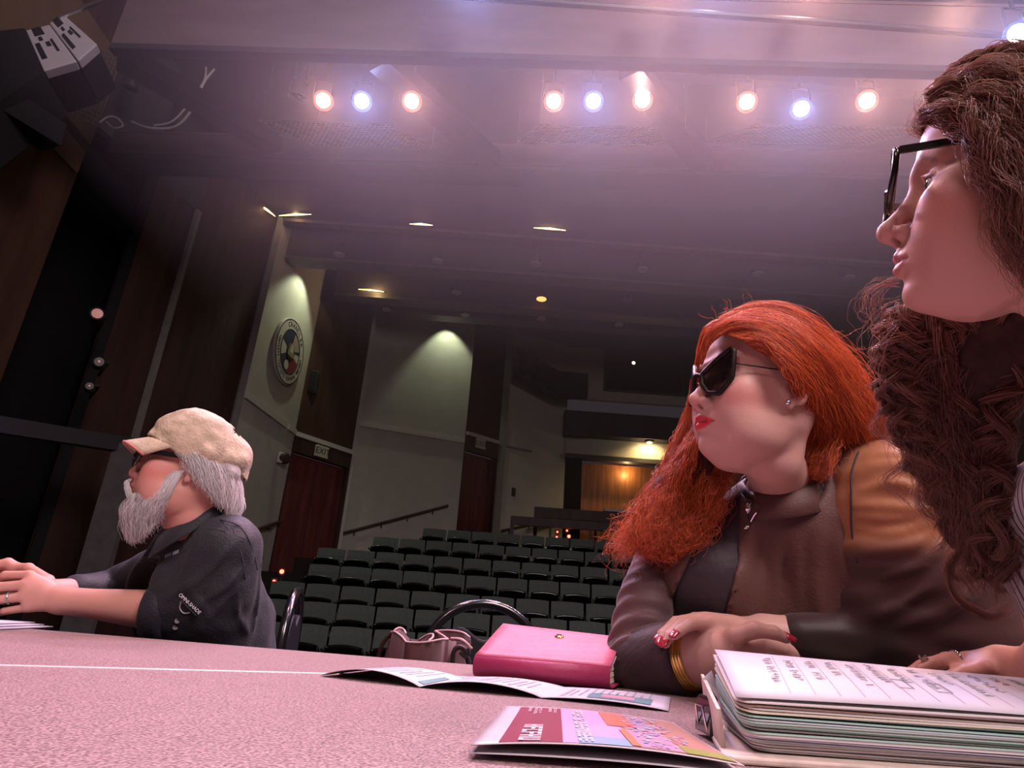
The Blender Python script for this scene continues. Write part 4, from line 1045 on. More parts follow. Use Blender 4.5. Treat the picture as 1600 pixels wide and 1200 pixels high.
# ------------------------------------------------------------------ a head in its own frame: +x face, +y its left ear, +z up
HZ = np.array([-.122, -.118, -.110, -.100, -.088, -.075, -.058, -.038, -.012, .010, .030, .050, .072, .092, .107, .118, .1245, .128])
HF = np.array([.050, .066, .0795, .0850, .0845, .0835, .0885, .0890, .0855, .0835, .0905, .0925, .0885, .0755, .0575, .036, .016, .0])
HB = np.array([.030, .016, .004, -.010, -.026, -.040, -.062, -.080, -.092, -.096, -.0985, -.098, -.0925, -.078, -.060, -.036, -.016, -.0])
HW = np.array([.010, .022, .034, .0440, .0520, .0580, .0640, .0680, .0715, .0735, .0745, .0735, .0685, .0580, .0450, .029, .014, .001])
_zz = np.linspace(HZ[0], HZ[-1], 260)
def _fine(a):
    b = np.interp(_zz, HZ, a); k = np.hanning(15); k /= k.sum()
    return np.convolve(np.pad(b, 7, mode='edge'), k, 'valid')
_FF, _FB, _FC = _fine(HF), _fine(HB), _fine(np.where(HZ < -.03, .002, -.008))
def add_head(F, R, O, s, female=True, jaw=1.0, nose=1.0, mw=1.0, full=0):
    R, O = np.array(R), np.array(O, float)
    hw = HW.copy(); low_ = HZ < -.05; hw[low_] *= jaw; hw = _fine(hw)
    def base(P):
        q = (P-O)@R/s; z = np.clip(q[:, 2], HZ[0], HZ[-1])
        xf, xb, w_ = np.interp(z, _zz, _FF), np.interp(z, _zz, _FB), np.interp(z, _zz, hw)
        xc = np.interp(z, _zz, _FC); xc = np.minimum(np.maximum(xc, xb+.004), xf-.004)
        dx = q[:, 0]-xc; a = np.where(dx > 0, xf-xc, xc-xb); a = np.maximum(a, .002); w_ = np.maximum(w_, .002)
        nn = np.where(dx > 0, 2.15+.35*np.clip((z+.02)/.07, 0, 1), 2.2)
        r_ = ((np.abs(dx)/a)**nn+(np.abs(q[:, 1])/w_)**nn)**(1/nn)+1e-6
        rad = np.sqrt(dx*dx+q[:, 1]**2)+1e-6
        d = np.where(r_ > .3, rad*(1-1/np.maximum(r_, .3)), -.03)
        dz = np.maximum(q[:, 2]-HZ[-1], HZ[0]-q[:, 2])
        d = np.where(dz > 0, np.sqrt(np.maximum(d, 0)**2+dz**2)+np.minimum(d, 0)*0, d)
        return np.maximum(d, -.04)*s*.82
    F.op(base, O, .16*s, .012)
    T = dict(R=R*s, O=O)
    def ball(c, r, k, mode=0, R2=None):
        rr = np.array([r]*3 if np.isscalar(r) else r)*s
        F.ball((0, 0, 0), rr, k*s, mode, R=R if R2 is None else R@R2, O=O+R@(np.array(c)*s))
    def chain(p, r, k, mode=0): F.chain([O+R@(np.array(q)*s) for q in p], np.array(r)*s, k*s, mode, kk=.002*s)
    n_ = nose
    for sg in (-1, 1):
        ball((.060, sg*.046, -.022), (.024, .019, .020), .03)             # cheekbone
        ball((.060, sg*.034, -.055), (.022, .020, .024), .03)
        if full: ball((.030, sg*.045, -.080), (.036, .020+full, .026), .03)
        chain([(.0865, sg*.010, .024), (.083, sg*.027, .0285), (.070, sg*.044, .026)], [.006, .0065, .006] if female else [.009, .009, .008], .016)
        ball((.0985, sg*.0325, .002), (.0165, .017, .0125), .014, 1)      # eye socket
    chain([(.084, 0, .020), (.0885, 0, .006), (.0965, 0, -.012), (.1045*n_, 0, -.030)], [.0075, .0068, .0075, .0085], .012)
    ball((.1055*n_, 0, -.0345), (.0115, .0105, .0095), .006)
    for sg in (-1, 1): ball((.0950, sg*.0128, -.0395), (.0115, .0078, .0086), .005)
    chain([(.1085*n_, 0, -.040), (.096, 0, -.0475)], [.0052, .0055], .006)
    for sg in (-1, 1): ball((.1005, sg*.0062, -.0465), (.0062, .0032, .0052), .0025, 1)
    # mouth
    ball((.074, 0, -.066), (.023, .028, .021), .016)
    for pts, r in (((( .0855, .0235, -.0685), (.0935, .013, -.0645), (.0985, .004, -.0615), (.0975, 0, -.0625), (.0985, -.004, -.0615), (.0935, -.013, -.0645), (.0855, -.0235, -.0685)), [.0016, .0040, .0046, .0044, .0046, .0040, .0016]),
                   (((.0855, .0225, -.0695), (.0925, .012, -.0735), (.0965, 0, -.0755), (.0925, -.012, -.0735), (.0855, -.0225, -.0695)), [.0016, .0046, .0056, .0046, .0016])):
        chain([(x-(mw-1)*.04*abs(y)/.0235, y*mw, z) for x, y, z in pts], r, .0045)
    chain([(x-(mw-1)*.04*abs(y)/.0235, y*mw, z) for x, y, z in ((.090, .0245, -.0688), (.0975, .012, -.0690), (.1030, 0, -.0690), (.0975, -.012, -.0690), (.090, -.0245, -.0688))], [.0009, .0012, .0013, .0012, .0009], .0025, 1)
    ball((.0740, 0, -.1020), (.0155, .0175, .0125), .016)                   # chin
    # eyelids round a ball of radius .0122 at (.0715, .032, .002)
    for sg in (-1, 1):
        ball((.0715, sg*.0320, .002), .0138, .004)
        ball((.0870, sg*.0330, .0010), (.0120, .0125, .0048), .0012, 1)
        chain([(.083, sg*.020, .0085), (.0862, sg*.032, .0100), (.080, sg*.044, .0075)], [.0014, .0018, .0012], .004)
    # ears
    th = math.radians(18)
    for sg in (-1, 1):
        Re = np.array([[math.cos(th), -sg*math.sin(th)*-1, 0], [-sg*math.sin(th), math.cos(th), 0], [0, 0, 1]])
        Re = Re@np.array([[math.cos(.25), 0, math.sin(.25)], [0, 1, 0], [-math.sin(.25), 0, math.cos(.25)]])
        ball((-.010, sg*.0765, -.004), (.0185, .0055, .0300), .006, 0, Re)
        ball((-.004, sg*.0815, -.006), (.0095, .0060, .0150), .004, 1, Re)
        chain([(.004, sg*.076, .012), (-.004, sg*.082, .024), (-.018, sg*.085, .020), (-.024, sg*.084, .004), (-.018, sg*.080, -.016), (-.008, sg*.077, -.028)], [.0026, .003, .0032, .003, .0026, .002], .003)
        ball((-.003, sg*.0765, -.032), (.0070, .0048, .0085), .004)
    return F
def head_paint(R, O, s, skin, lip, blush=(0, 0, 0), brow=None, extra=None, mw=1.0):
    """colour of the skin by place on the face"""
    R, O = np.array(R), np.array(O, float)
    def col(P):
        q = (P-O)@R/s; c = np.tile(np.array(skin, float), (len(P), 1))
        def mixin(m, rgb): c[:] = c*(1-m[:, None])+np.array(rgb)*m[:, None]
        g = lambda x, y, z, r: np.exp(-(((q[:, 0]-x)/r[0])**2+((np.abs(q[:, 1])-y)/r[1])**2+((q[:, 2]-z)/r[2])**2))
        near = (q[:, 0] > .02)
        mixin(.75*g(.062, .055, -.030, (.035, .02, .022))*near, blush)
        mixin(.45*g(.108, 0, -.036, (.012, .014, .012)), blush)
        # lips: between the two borders, inside the corners
        y = np.abs(q[:, 1])/mw; top = -.0575-.0035*(y < .004)*(1-y/.004)-.0098*np.clip(y/.024, 0, 1)**1.5; bot = -.0815+.0115*np.clip(y/.024, 0, 1)**1.8
        m = (q[:, 0] > .070) & (y < .0245) & (q[:, 2] < top) & (q[:, 2] > bot)
        soft = np.clip(np.minimum(top-q[:, 2], q[:, 2]-bot)/.0012, 0, 1)*m
        mixin(.92*soft, lip)
        m = near & (np.abs(q[:, 2]+.0692) < .0009) & (y < .0245) & (q[:, 0] > .07); mixin(.8*m, [.12*k for k in skin])
        if brow is not None:
            y = y*mw; zc = .0235+.006*np.clip((y-.012)/.018, 0, 1)-.010*np.clip((y-.034)/.012, 0, 1)
            m = near & (y > .011) & (y < .048); mixin(.75*np.exp(-((q[:, 2]-zc)/.0030)**2)*m*(q[:, 0] > .04), brow)
        y = np.abs(q[:, 1]); m = near & (y > .02) & (y < .045) & (np.abs(q[:, 2]-.0055) < .0016) & (q[:, 0] > .074); mixin(.6*m, (.05, .03, .03))
        # inside of the nostrils
        mixin(np.clip(g(.1005, .0062, -.0455, (.007, .004, .005))*1.3-.3, 0, 1)*.75, [.18*k for k in skin])
        if extra: extra(q, mixin)
        return np.clip(c, 0, 1)
    return col
def add_eyes(parent, R, O, s, iris):
    R, O = np.array(R), np.array(O, float)
    for sg in (-1, 1):
        c = O+R@(np.array((.0715, sg*.032, .002))*s); r = .0124*s
        ax = Vector(R@np.array([1, sg*.03, -.02]))
        e_ = MB().lathe([(r*math.sin(t), r*math.cos(t)) for t in np.linspace(math.pi-.01, .01, 16)], 24, axis=ax, at=c).build('eyeball', M['eyewhite'], None, smooth=True)
        i_ = MB().lathe([(r*1.01*math.sin(t), r*1.012*math.cos(t)) for t in np.linspace(.47, .02, 6)], 20, axis=ax, at=c).build('iris', iris, None, smooth=True)
        p_ = MB().lathe([(r*1.015*math.sin(t), r*1.02*math.cos(t)) for t in np.linspace(.2, .02, 4)], 16, axis=ax, at=c).build('pupil', M['ink2'], None, smooth=True)
        hang(e_, parent); hang(i_, e_); hang(p_, e_)
M['eyewhite'] = mat('eye_white', (.62, .58, .56), .15, spec=.6); M['ink2'] = mat('pupil_black', (.004, .004, .004), .08, spec=.8)
M['iris_brown'] = mat('iris_brown', (.06, .03, .015), .12, spec=.7)

# ------------------------------------------------------------------ a hand from finger bones
def add_hand(F, wrist, knuckles, tips, thumb, r=.0085, palm_r=.013, k=.007, nail=None):
    """wrist: point; knuckles: 4 points index..little; tips: per finger list of joints after the knuckle; thumb: list from base to tip"""
    w_ = np.array(tuple(wrist), float); K = [np.array(tuple(q), float) for q in knuckles]
    F.ball(w_, .024, .02)
    for q in K: F.chain([w_+(q-w_)*.15, w_+(q-w_)*.6, q], [.017, palm_r+.001, r*1.18], .012)
    for i in range(3): F.chain([w_+(K[i]-w_)*.5, (K[i]+K[i+1])/2*.88+w_*.12], [palm_r, palm_r*.85], .012)
    for i, (q, t) in enumerate(zip(K, tips)):
        f_ = (1.0, 1.04, 1.0, .88)[i]; t = [np.array(tuple(x), float) for x in t]
        F.chain([q]+t, [r*1.12*f_]+[r*(1.02-.12*j)*f_ for j in range(len(t))], k*.5, kk=.003)
    th = [np.array(tuple(x), float) for x in thumb]
    F.chain([w_*.75+K[0]*.25]+th, [.015]+[r*(1.45-.22*j) for j in range(len(th))], .012, kk=.005)
    return F
def nail_obj(parent, tip, prev, up, m, r=.0058):
    tip, prev, up = Vector(tip), Vector(prev), Vector(up); d = (tip-prev).normalized(); u_ = (up-d*up.dot(d)).normalized(); s_ = d.cross(u_)
    c = tip+d*r*.25+u_*r*.95; P = []
    for i in range(7):
        a = -1+2*i/6; P.append([c+s_*(a*r*.82)+d*(-r*1.1+j*r*.62)*(1-.12*a*a*j)-u_*(a*a*r*.30+.10*r*max(0, j-2)**2*.2) for j in range(5)])
    o = MB().grid(P).build('fingernail', m, None, smooth=True); solidify(o, .0008); return hang(o, parent)

# ------------------------------------------------------------------ hair as curves
def hair_mat(name, col, col2, rough=.35, trans=.25):
    m = bpy.data.materials.new(name); m.use_nodes = True; nt = m.node_tree; b = nt.nodes['Principled BSDF']
    b.inputs['Roughness'].default_value = rough; b.inputs['Specular IOR Level'].default_value = .5
    ci = nt.nodes.new('ShaderNodeHairInfo'); r = nt.nodes.new('ShaderNodeValToRGB')
    r.color_ramp.elements[0].color = (*col, 1); r.color_ramp.elements[1].color = (*col2, 1)
    nt.links.new(ci.outputs['Random'], r.inputs[0]); nt.links.new(r.outputs[0], b.inputs['Base Color'])
    b.inputs['Anisotropic'].default_value = .5
    tl = nt.nodes.new('ShaderNodeBsdfTranslucent'); nt.links.new(r.outputs[0], tl.inputs['Color'])
    mx = nt.nodes.new('ShaderNodeMixShader'); mx.inputs[0].default_value = trans
    nt.links.new(b.outputs[0], mx.inputs[1]); nt.links.new(tl.outputs[0], mx.inputs[2]); nt.links.new(mx.outputs[0], nt.nodes['Material Output'].inputs['Surface'])
    return m
def catmull(P, n):
    """resample each row of control points P (..., m, 3) to n points"""
    P = np.asarray(P, float); m = P.shape[-2]; u = np.linspace(0, m-1, n); i = np.minimum(u.astype(int), m-2); t = (u-i)[:, None]
    g = lambda j: P[..., np.clip(j, 0, m-1), :]
    p0, p1, p2, p3 = g(i-1), g(i), g(i+1), g(i+2)
    return .5*((2*p1)+(p2-p0)*t+(2*p0-5*p1+4*p2-p3)*t*t+(3*p1-p0-3*p2+p3)*t**3)
def hair_obj(name, S, m, parent, r0=.00035, r1=.00012):
    """S: (strands, points, 3)"""
    n, k, _ = S.shape
    hc = bpy.data.hair_curves.new(name); hc.add_curves([k]*n)
    hc.attributes['position'].data.foreach_set('vector', S.astype(f32).ravel())
    a = hc.attributes.get('radius') or hc.attributes.new('radius', 'FLOAT', 'POINT')
    rr = r0+(r1-r0)*np.linspace(0, 1, k)**1.5
    a.data.foreach_set('value', np.tile(rr, n).astype(f32))
    hc.materials.append(m)
    o = bpy.data.objects.new(name, hc); COL.objects.link(o); hang(o, parent); return o
def flow(guides, n, k=26, spread=(.004, .02), clumps=0, clump_pull=.6, wave=(.0, .006), freq=3.0, frizz=.0015, seed=1, tail=.25, kk=None, lenvar=.25):
    """strands between neighbouring guide lines (a list of control-point lists, equal length): blended, spread, waved"""
    g = np.random.default_rng(seed); G = catmull(np.array([[tuple(p) for p in q] for q in guides], float), k)
    m = len(guides); u = g.random(n)*(m-1); i = np.minimum(u.astype(int), m-2); t = (u-i)[:, None, None]
    S = G[i]*(1-t)+G[i+1]*t; s = np.linspace(0, 1, k)[None, :, None]
    def ball_(q): v = g.normal(size=(q, 3)); return v/np.linalg.norm(v, axis=1)[:, None]*g.random((q, 1))**.4
    off = ball_(n)[:, None, :]
    if clumps:
        cu = np.sort(g.random(clumps)*(m-1)); cid = g.integers(0, clumps, n); coff = ball_(clumps)
        ci = np.minimum(cu.astype(int), m-2); ct = (cu-ci)[:, None, None]; Cc = G[ci]*(1-ct)+G[ci+1]*ct
        pull = clump_pull*s**.6
        S = S*(1-pull)+Cc[cid]*pull
        off = off*(1-.75*pull)+coff[cid][:, None, :]*pull
        ph = (g.random(clumps)*6.28)[cid]; fq = (freq*(.75+.5*g.random(clumps)))[cid]; am = (.6+.8*g.random(clumps))[cid]; ax1 = ball_(clumps)[cid]; ax2 = ball_(clumps)[cid]
        ph = ph+g.normal(size=n)*.15
    else:
        ph = g.random(n)*6.28; fq = freq*(.75+.5*g.random(n)); am = .6+.8*g.random(n); ax1 = ball_(n); ax2 = ball_(n)
    S = S+off*(spread[0]+(spread[1]-spread[0])*s)
    w_ = (wave[0]+(wave[1]-wave[0])*s)*am[:, None, None]
    a = 6.283*fq[:, None]*np.linspace(0, 1, k)[None]+ph[:, None]
    S = S+w_*(np.sin(a)[..., None]*ax1[:, None]+np.cos(a)[..., None]*ax2[:, None])
    fz = np.cumsum(g.normal(size=(n, k, 3)), 1)/math.sqrt(k)
    S = S+fz*frizz*s
    # shorten some strands
    L_ = 1-lenvar*g.random(n)**2; idx = np.linspace(0, 1, k)[None]*L_[:, None]*(k-1); i0 = np.minimum(idx.astype(int), k-2); tt = (idx-i0)[..., None]
    r_ = np.arange(n)[:, None]; return S[r_, i0]*(1-tt)+S[r_, i0+1]*tt
# ------------------------------------------------------------------ three people: where their heads are and how they are turned
HR = dict(O=(.4087, .9854, 1.2035), s=1.04, R=[[-.97497, .19462, .10754], [-.20432, -.97495, -.08795], [.08773, -.10772, .99030]])
HWm = dict(O=(.4905, .5157, 1.2500), s=1.03, R=[[-.88519, -.45505, .09677], [.42204, -.87298, -.24453], [.19575, -.17561, .96480]])
HM = dict(O=(-.7790, 1.5714, 1.1225), s=1.08, R=[[-0.88762, 0.4493, 0.10131], [-0.45226, -0.89186, -0.00712], [0.08716, -0.05214, 0.99483]])
def hp(H, x, y, z): return np.array(H['O'])+np.array(H['R'])@(np.array((x, y, z))*H['s'])
def d3(x, y, D): return np.array(dep(x, y, D))
M['skin_r'] = skin_mat('skin_fair'); M['skin_w'] = skin_mat('skin_warm'); M['skin_m'] = skin_mat('skin_ruddy', .5)

def corner(ps, n=4):
    out = []
    for a, b in zip(ps[:-1], ps[1:]): out += [a.lerp(b, t) for t in (.06, .5, .94)]
    return out+[ps[-1]]
def glasses(parent, H, outline, x0, wrap, rim, m_frame, m_lens, temple, t_r, flat=1.0, ear=(-.006, .083, .014), bridge=(.0, .010), name='glasses', sharp=False, pads=True):
    """eyeglasses in head coordinates: outline is a list of (y, z) round one lens"""
    g = empty(name); hang(g, parent)
    px_ = lambda y: x0-wrap*max(0, abs(y)-.012)-1.1*max(0, abs(y)-.05)**1.5
    for sg in (-1, 1):
        loop = (corner if sharp else bez)([Vector(hp(H, px_(y), sg*y, z)) for y, z in outline]+[Vector(hp(H, px_(outline[0][0]), sg*outline[0][0], outline[0][1]))], 4)[:-1]
        if rim:
            mb = MB(); mb.tube(loop, rim, 6, closed=True); o = mb.build('rim', m_frame, None, smooth=True); hang(o, g)
        n = len(loop); c = sum(loop, Vector())/n; fx = Vector(np.array(H['R'])[:, 0])
        th = .0012; v = [p+fx*th for p in loop]+[p-fx*th for p in loop]+[c+fx*(th+.002), c+fx*(.002-th)]
        f = [(i, (i+1) % n, 2*n) for i in range(n)]+[(n+(i+1) % n, n+i, 2*n+1) for i in range(n)]+[(i, n+i, n+(i+1) % n, (i+1) % n) for i in range(n)]
        hang(mesh_obj('lens', v, f, m_lens, None, smooth=False), g)
        ty, tz = temple
        a = Vector(hp(H, px_(ty)-.002, sg*(ty+.001), tz)); e_ = Vector(hp(H, ear[0], sg*ear[1], ear[2])); mid = a.lerp(e_, .5)+Vector(np.array(H['R'])[:, 1])*sg*.003
        b_ = Vector(hp(H, ear[0]-.022, sg*(ear[1]-.002), ear[2]-.022))
        if flat == 1: hang(MB().tube(bez([a, mid, e_, b_], 6), t_r, 6).build('temple', m_frame, None, smooth=True), g)
        else:
            mb = MB(); up = Vector(np.array(H['R'])[:, 2]); pts = bez([a, mid, e_, b_], 6)
            for p, q in zip(pts[:-1], pts[1:]): mb.bar(p, q, t_r, t_r*flat, up)
            hang(mb.build('temple', m_frame, None), g)
    bz, bx = bridge
    hang(MB().tube(bez([Vector(hp(H, px_(.011), .012, bz)), Vector(hp(H, x0+.004, 0, bz+.004)), Vector(hp(H, px_(.011), -.012, bz))], 5), max(rim, .0018), 6).build('bridge', m_frame, None, smooth=True), g)
    for sg in ((-1, 1) if pads else ()):
        hang(MB().tube([Vector(hp(H, px_(.012)-.002, sg*.012, bz-.010)), Vector(hp(H, x0-.013, sg*.009, bz-.012))], [.001, .0025], 6).build('nose_pad', m_frame, None), g)
    return g
M['frame_black'] = mat('frame_black', (.010, .008, .008), .18, spec=.6, coat=.4)
M['frame_tortoise'] = mat('frame_tortoise', (.016, .009, .008), .42, spec=.25, var=.8, vscale=90)
def lens_mat(name, col, tr):
    m = bpy.data.materials.new(name); m.use_nodes = True; nt = m.node_tree; b = nt.nodes['Principled BSDF']
    b.inputs['Base Color'].default_value = (*col, 1); b.inputs['Roughness'].default_value = .04; b.inputs['Specular IOR Level'].default_value = .6
    t = nt.nodes.new('ShaderNodeBsdfTransparent'); t.inputs[0].default_value = (.55, .45, .45, 1) if tr < .9 else (.95, .95, .95, 1)
    mx = nt.nodes.new('ShaderNodeMixShader'); mx.inputs[0].default_value = tr
    nt.links.new(b.outputs[0], mx.inputs[1]); nt.links.new(t.outputs[0], mx.inputs[2]); nt.links.new(mx.outputs[0], nt.nodes['Material Output'].inputs['Surface'])
    return m
M['lens_tint'] = lens_mat('lens_tint', (.012, .010, .012), .55); M['lens_clear'] = lens_mat('lens_clear', (.05, .05, .05), .93)

def cloth_mat(name, col, rough=.7, bump=.3, bscale=40, var=.1, stretch=(1, 1, 1), sheen=.2, spec=.3):
    return mat(name, col, rough, spec=spec, var=var, vscale=20, bump=bump, bscale=bscale, stretch=stretch, sheen=sheen)
def person(loc, label):
    return empty('person', loc, 0, label, 'person')
def snapto(fn, p, off=.0015):
    """slide a point along its view line onto a surface"""
    c = np.array(CAM); d = np.array(p)-c; L_ = np.linalg.norm(d); d /= L_
    ts = np.linspace(L_-.35, L_+.25, 400); v = fn(c+d*ts[:, None]); i = np.argmax(v < 0)
    t = ts[i] if v[i] < 0 else L_
    return Vector(c+d*(t-off))

def ridge(F_, base, pts, r_, k=.008, ends=.35):
    q = [np.array(snapto(base, d3(*p_), -.0015)) for p_ in pts]
    q = catmull(np.array(q), 9); n_ = len(q); F_.chain(q, [r_*(ends+(1-ends)*math.sin(math.pi*i/(n_-1))) for i in range(n_)], k, kk=.0)
def copy_field(F_):
    G_ = Field(); G_.ops = list(F_.ops); return G_
# ------------------------------------------------------------------ the bearded man
H = HM
pm_ = person((-.62, 1.72, 0), 'bearded man in a tan cap and dark grey shirt, seated with clasped hands')
HRm, HO, hs_ = np.array(H['R']), np.array(H['O']), H['s']
lat = np.array([.25, -.965, 0.]); lat /= np.linalg.norm(lat)
nb = d3(308, 832, 1.66)
shN, shF = d3(352, 858, 1.54), nb-lat*.20+np.array([-.06, 0, -.055])
elN, wrN = d3(330, 962, 1.51), d3(96, 938, 1.50)
elF, wrF = d3(175, 925, 1.80), d3(70, 925, 1.60)
F = Field(); add_head(F, HRm, HO, hs_, False, jaw=1.08, nose=.96, full=.004)
F.chain([hp(H, -.03, 0, -.05), hp(H, -.035, 0, -.10), nb+np.array([.0, 0, -.02])], [.060, .061, .064], .03)
F.chain([nb+[0, 0, -.05], nb+[.02, 0, -.20]], [.06, .09], .03)
F.chain([nb+[0, 0, -.05], shN], [.06, .05], .03); F.chain([shN, elN], [.05, .045], .02)
F.chain([elN, elN*.55+wrN*.45, elN*.2+wrN*.8, wrN], [.044, .043, .033, .030], .02)
F.chain([nb+[0, 0, -.05], shF], [.06, .05], .03); F.chain([shF, elF], [.05, .045], .02); F.chain([elF, wrF], [.042, .030], .02)
# near hand closed over the other one
KN = [d3(46, 899, 1.505), d3(38, 914, 1.485), d3(36, 932, 1.475), d3(44, 949, 1.475)]
TN = [[d3(8, 899, 1.50), d3(-18, 910, 1.53), d3(-22, 918, 1.56)], [d3(-2, 917, 1.475), d3(-28, 926, 1.51), d3(-30, 932, 1.54)], [d3(-3, 937, 1.465), d3(-26, 944, 1.50), d3(-28, 948, 1.53)], [d3(8, 955, 1.468), d3(-12, 960, 1.49), d3(-16, 962, 1.52)]]
add_hand(F, wrN, KN, TN, [d3(74, 908, 1.53), d3(44, 888, 1.555), d3(14, 886, 1.57)], r=.0100, palm_r=.015)
KF = [d3(14, 890, 1.59), d3(10, 905, 1.60), d3(6, 920, 1.60), d3(8, 938, 1.60)]
TF = [[d3(-16, 885, 1.56), d3(-30, 893, 1.53), d3(-24, 905, 1.51)], [d3(-20, 905, 1.57), d3(-35, 915, 1.54), d3(-30, 922, 1.52)], [d3(-20, 925, 1.57), d3(-35, 932, 1.54), d3(-30, 938, 1.52)], [d3(-16, 942, 1.57), d3(-30, 945, 1.54), d3(-26, 950, 1.53)]]
add_hand(F, wrF, KF, TF, [d3(36, 902, 1.57), d3(12, 880, 1.56), d3(-14, 884, 1.545)], r=.0100, palm_r=.015)
def mpaint(q, mix):
    pass
base_paint = head_paint(HRm, HO, hs_, (.56, .27, .21), (.42, .14, .12), (.66, .20, .17), (.5, .48, .46))
body_m = sdf_obj('body', F, np.minimum.reduce([HO-.18, wrN-.13, KN[0]-.16, elN-.1, elF-.09])-.0, np.maximum.reduce([HO+.17, elN+.08, shF+.10, shN+.1]), .0034, M['skin_m'], pm_, base_paint)
add_eyes(pm_, HRm, HO, hs_, M['iris_brown'])

# dark shirt with rolled sleeves
S = Field()
hip = d3(330, 1130, 1.72)
S.chain([nb+[.0, .0, -.035], nb+[.015, .0, -.13], nb*.5+hip*.5+[.02, 0, 0], hip], [.088, .135, .160, .165], .05)
for sh_, k_ in ((shN, .5), (shF, .5)): S.chain([nb+(sh_-nb)*.35+[.0, 0, -.035], sh_], [.085, .074], .05)
S.chain([nb+(shN-nb)*.4+[.03, 0, -.12], hip+lat*.07], [.12, .13], .05); S.chain([nb+(shF-nb)*.4+[.0, 0, -.12], hip-lat*.07], [.12, .13], .05)
cuffN = elN*.60+wrN*.40
S.chain([shN, shN*.5+elN*.5+[.012, 0, 0], elN+[.004, 0, .012], elN*.75+wrN*.25+[0, 0, .004]], [.074, .075, .066, .056], .035)
S.chain([shF, elF, elF*.45+wrF*.55], [.072, .060, .046], .03)
cdir = (wrN-elN)/np.linalg.norm(wrN-elN)
S.chain([elN*.78+wrN*.22, cuffN+[0, 0, .001]], [.056, .0545], .006)       # rolled cuff, thicker
#S.chain([nb+[.07, .05, .035], nb+[.055, -.05, .035], nb+[.0, -.095, .005], nb+[-.055, -.075, -.035], nb+[-.09, -.02, -.065]], [.018, .018, .019, .018, .010], .014)   # collar
# folds of the sleeve and the back
S0 = copy_field(S)
for pts, r_ in ((((352, 862), (318, 900), (262, 936)), .009), (((392, 872), (350, 918), (292, 955)), .010), (((376, 842), (345, 868), (322, 905)), .008), (((300, 922), (318, 950), (350, 985)), .008), (((408, 880), (404, 930), (396, 985)), .010),
                (((290, 848), (256, 885), (226, 925)), .009), (((370, 930), (372, 960), (388, 990)), .008), (((330, 835), (300, 870), (285, 905)), .007), (((245, 845), (222, 880), (205, 920)), .009), (((385, 905), (345, 945), (312, 985)), .007)):
    ridge(S, S0, [(x, y, 1.5) for x, y in pts], r_, .010)
neck_hole = Field()
def shirt(P):
    d = S(P); n_ = vnoise(P*np.array([1., 1., .55]), 16, 3)*.006+vnoise(P, 38, 5)*.0022
    d = d+n_
    a, b_ = hp(H, -.03, 0, -.02), nb+[-.004, -.01, -.012]; ab = b_-a; t = np.clip(((P-a)@ab)/(ab@ab), 0, 1)
    hole = np.linalg.norm(P-a-t[:, None]*ab, axis=1)-.056
    d = np.maximum(d, -hole)
    # cut the cuffs open
    s_ = (P-cuffN)@cdir; m = np.linalg.norm(P-cuffN, axis=1) < .12
    return np.where(m, np.maximum(d, s_), d)
M['shirt'] = mat('grey_shirt', (.019, .020, .024), .6, spec=.3, var=.12, vscale=14, bump=.25, bscale=220, sheen=.08)
sh = sdf_obj('shirt', shirt, np.minimum.reduce([hip-.22, elF-.12, cuffN-.09, shN-.1]), np.maximum.reduce([hip+.24, shF+.12, elN+.1, shN+.12, nb+.12]), .006, M['shirt'], pm_)
ctop = catmull(np.array([d3(358, 774, 1.66), d3(346, 774, 1.61), d3(326, 783, 1.555), d3(300, 800, 1.525), d3(272, 818, 1.51), d3(246, 838, 1.53)]), 22)
P = []
for i, q in enumerate(ctop):
    t = i/21; c0 = d3(300, 800, 1.66); out_ = q-c0; out_[2] = 0; out_ /= np.linalg.norm(out_)+1e-9
    dn = np.array([.012, -.006, -.042-.012*t]); P.append([tuple(q-out_*.010+[0, 0, -.020]), tuple(q-out_*.003), tuple(q+out_*.003+[0, 0, .001]), tuple(q+out_*.014+dn*.5), tuple(q+out_*.026+dn)])
co_ = MB().grid(P).build('collar', M['shirt'], None, smooth=True); solidify(co_, .003); hang(co_, sh)
# second roll of the cuff, the tab with its buttons, seams, logo and the sleeve wording
perp = Vector((0, 0, 1))
def ring_at(c, d, r_, t, name, m, par, n=20, sq=1.0):
    d = Vector(d).normalized(); u_ = d.cross(Vector((0, 0, 1))).normalized(); v_ = u_.cross(d); c = Vector(c)
    return hang(MB().tube([c+u_*(r_*math.cos(2*math.pi*i/n))+v_*(r_*sq*math.sin(2*math.pi*i/n)) for i in range(n)], t, 8, closed=True).build(name, m, None, smooth=True), par)
c_ = Vector(cuffN); dv = Vector(cdir); u_ = dv.cross(Vector((0, 0, 1))).normalized(); v_ = u_.cross(dv)
P = []
for i in range(25):
    a = 2*math.pi*i/24; rr = .060+.002*math.sin(3*a)
    P.append([c_-dv*.052+(u_*math.cos(a)+v_*math.sin(a))*(rr+.001), c_-dv*.03+(u_*math.cos(a)+v_*math.sin(a))*(rr+.006), c_+dv*.0+(u_*math.cos(a)+v_*math.sin(a))*(rr+.003), c_+dv*.004+(u_*math.cos(a)+v_*math.sin(a))*(rr-.008)])
cf = MB().grid(P).build('rolled_cuff', M['shirt'], None, smooth=True); solidify(cf, .003); hang(cf, sh)
M['thread'] = mat('white_thread', (.65, .62, .64), .7); M['logo'] = mat('logo_thread', (.34, .40, .50), .7); M['seam'] = mat('seam_grey', (.03, .031, .035), .8)
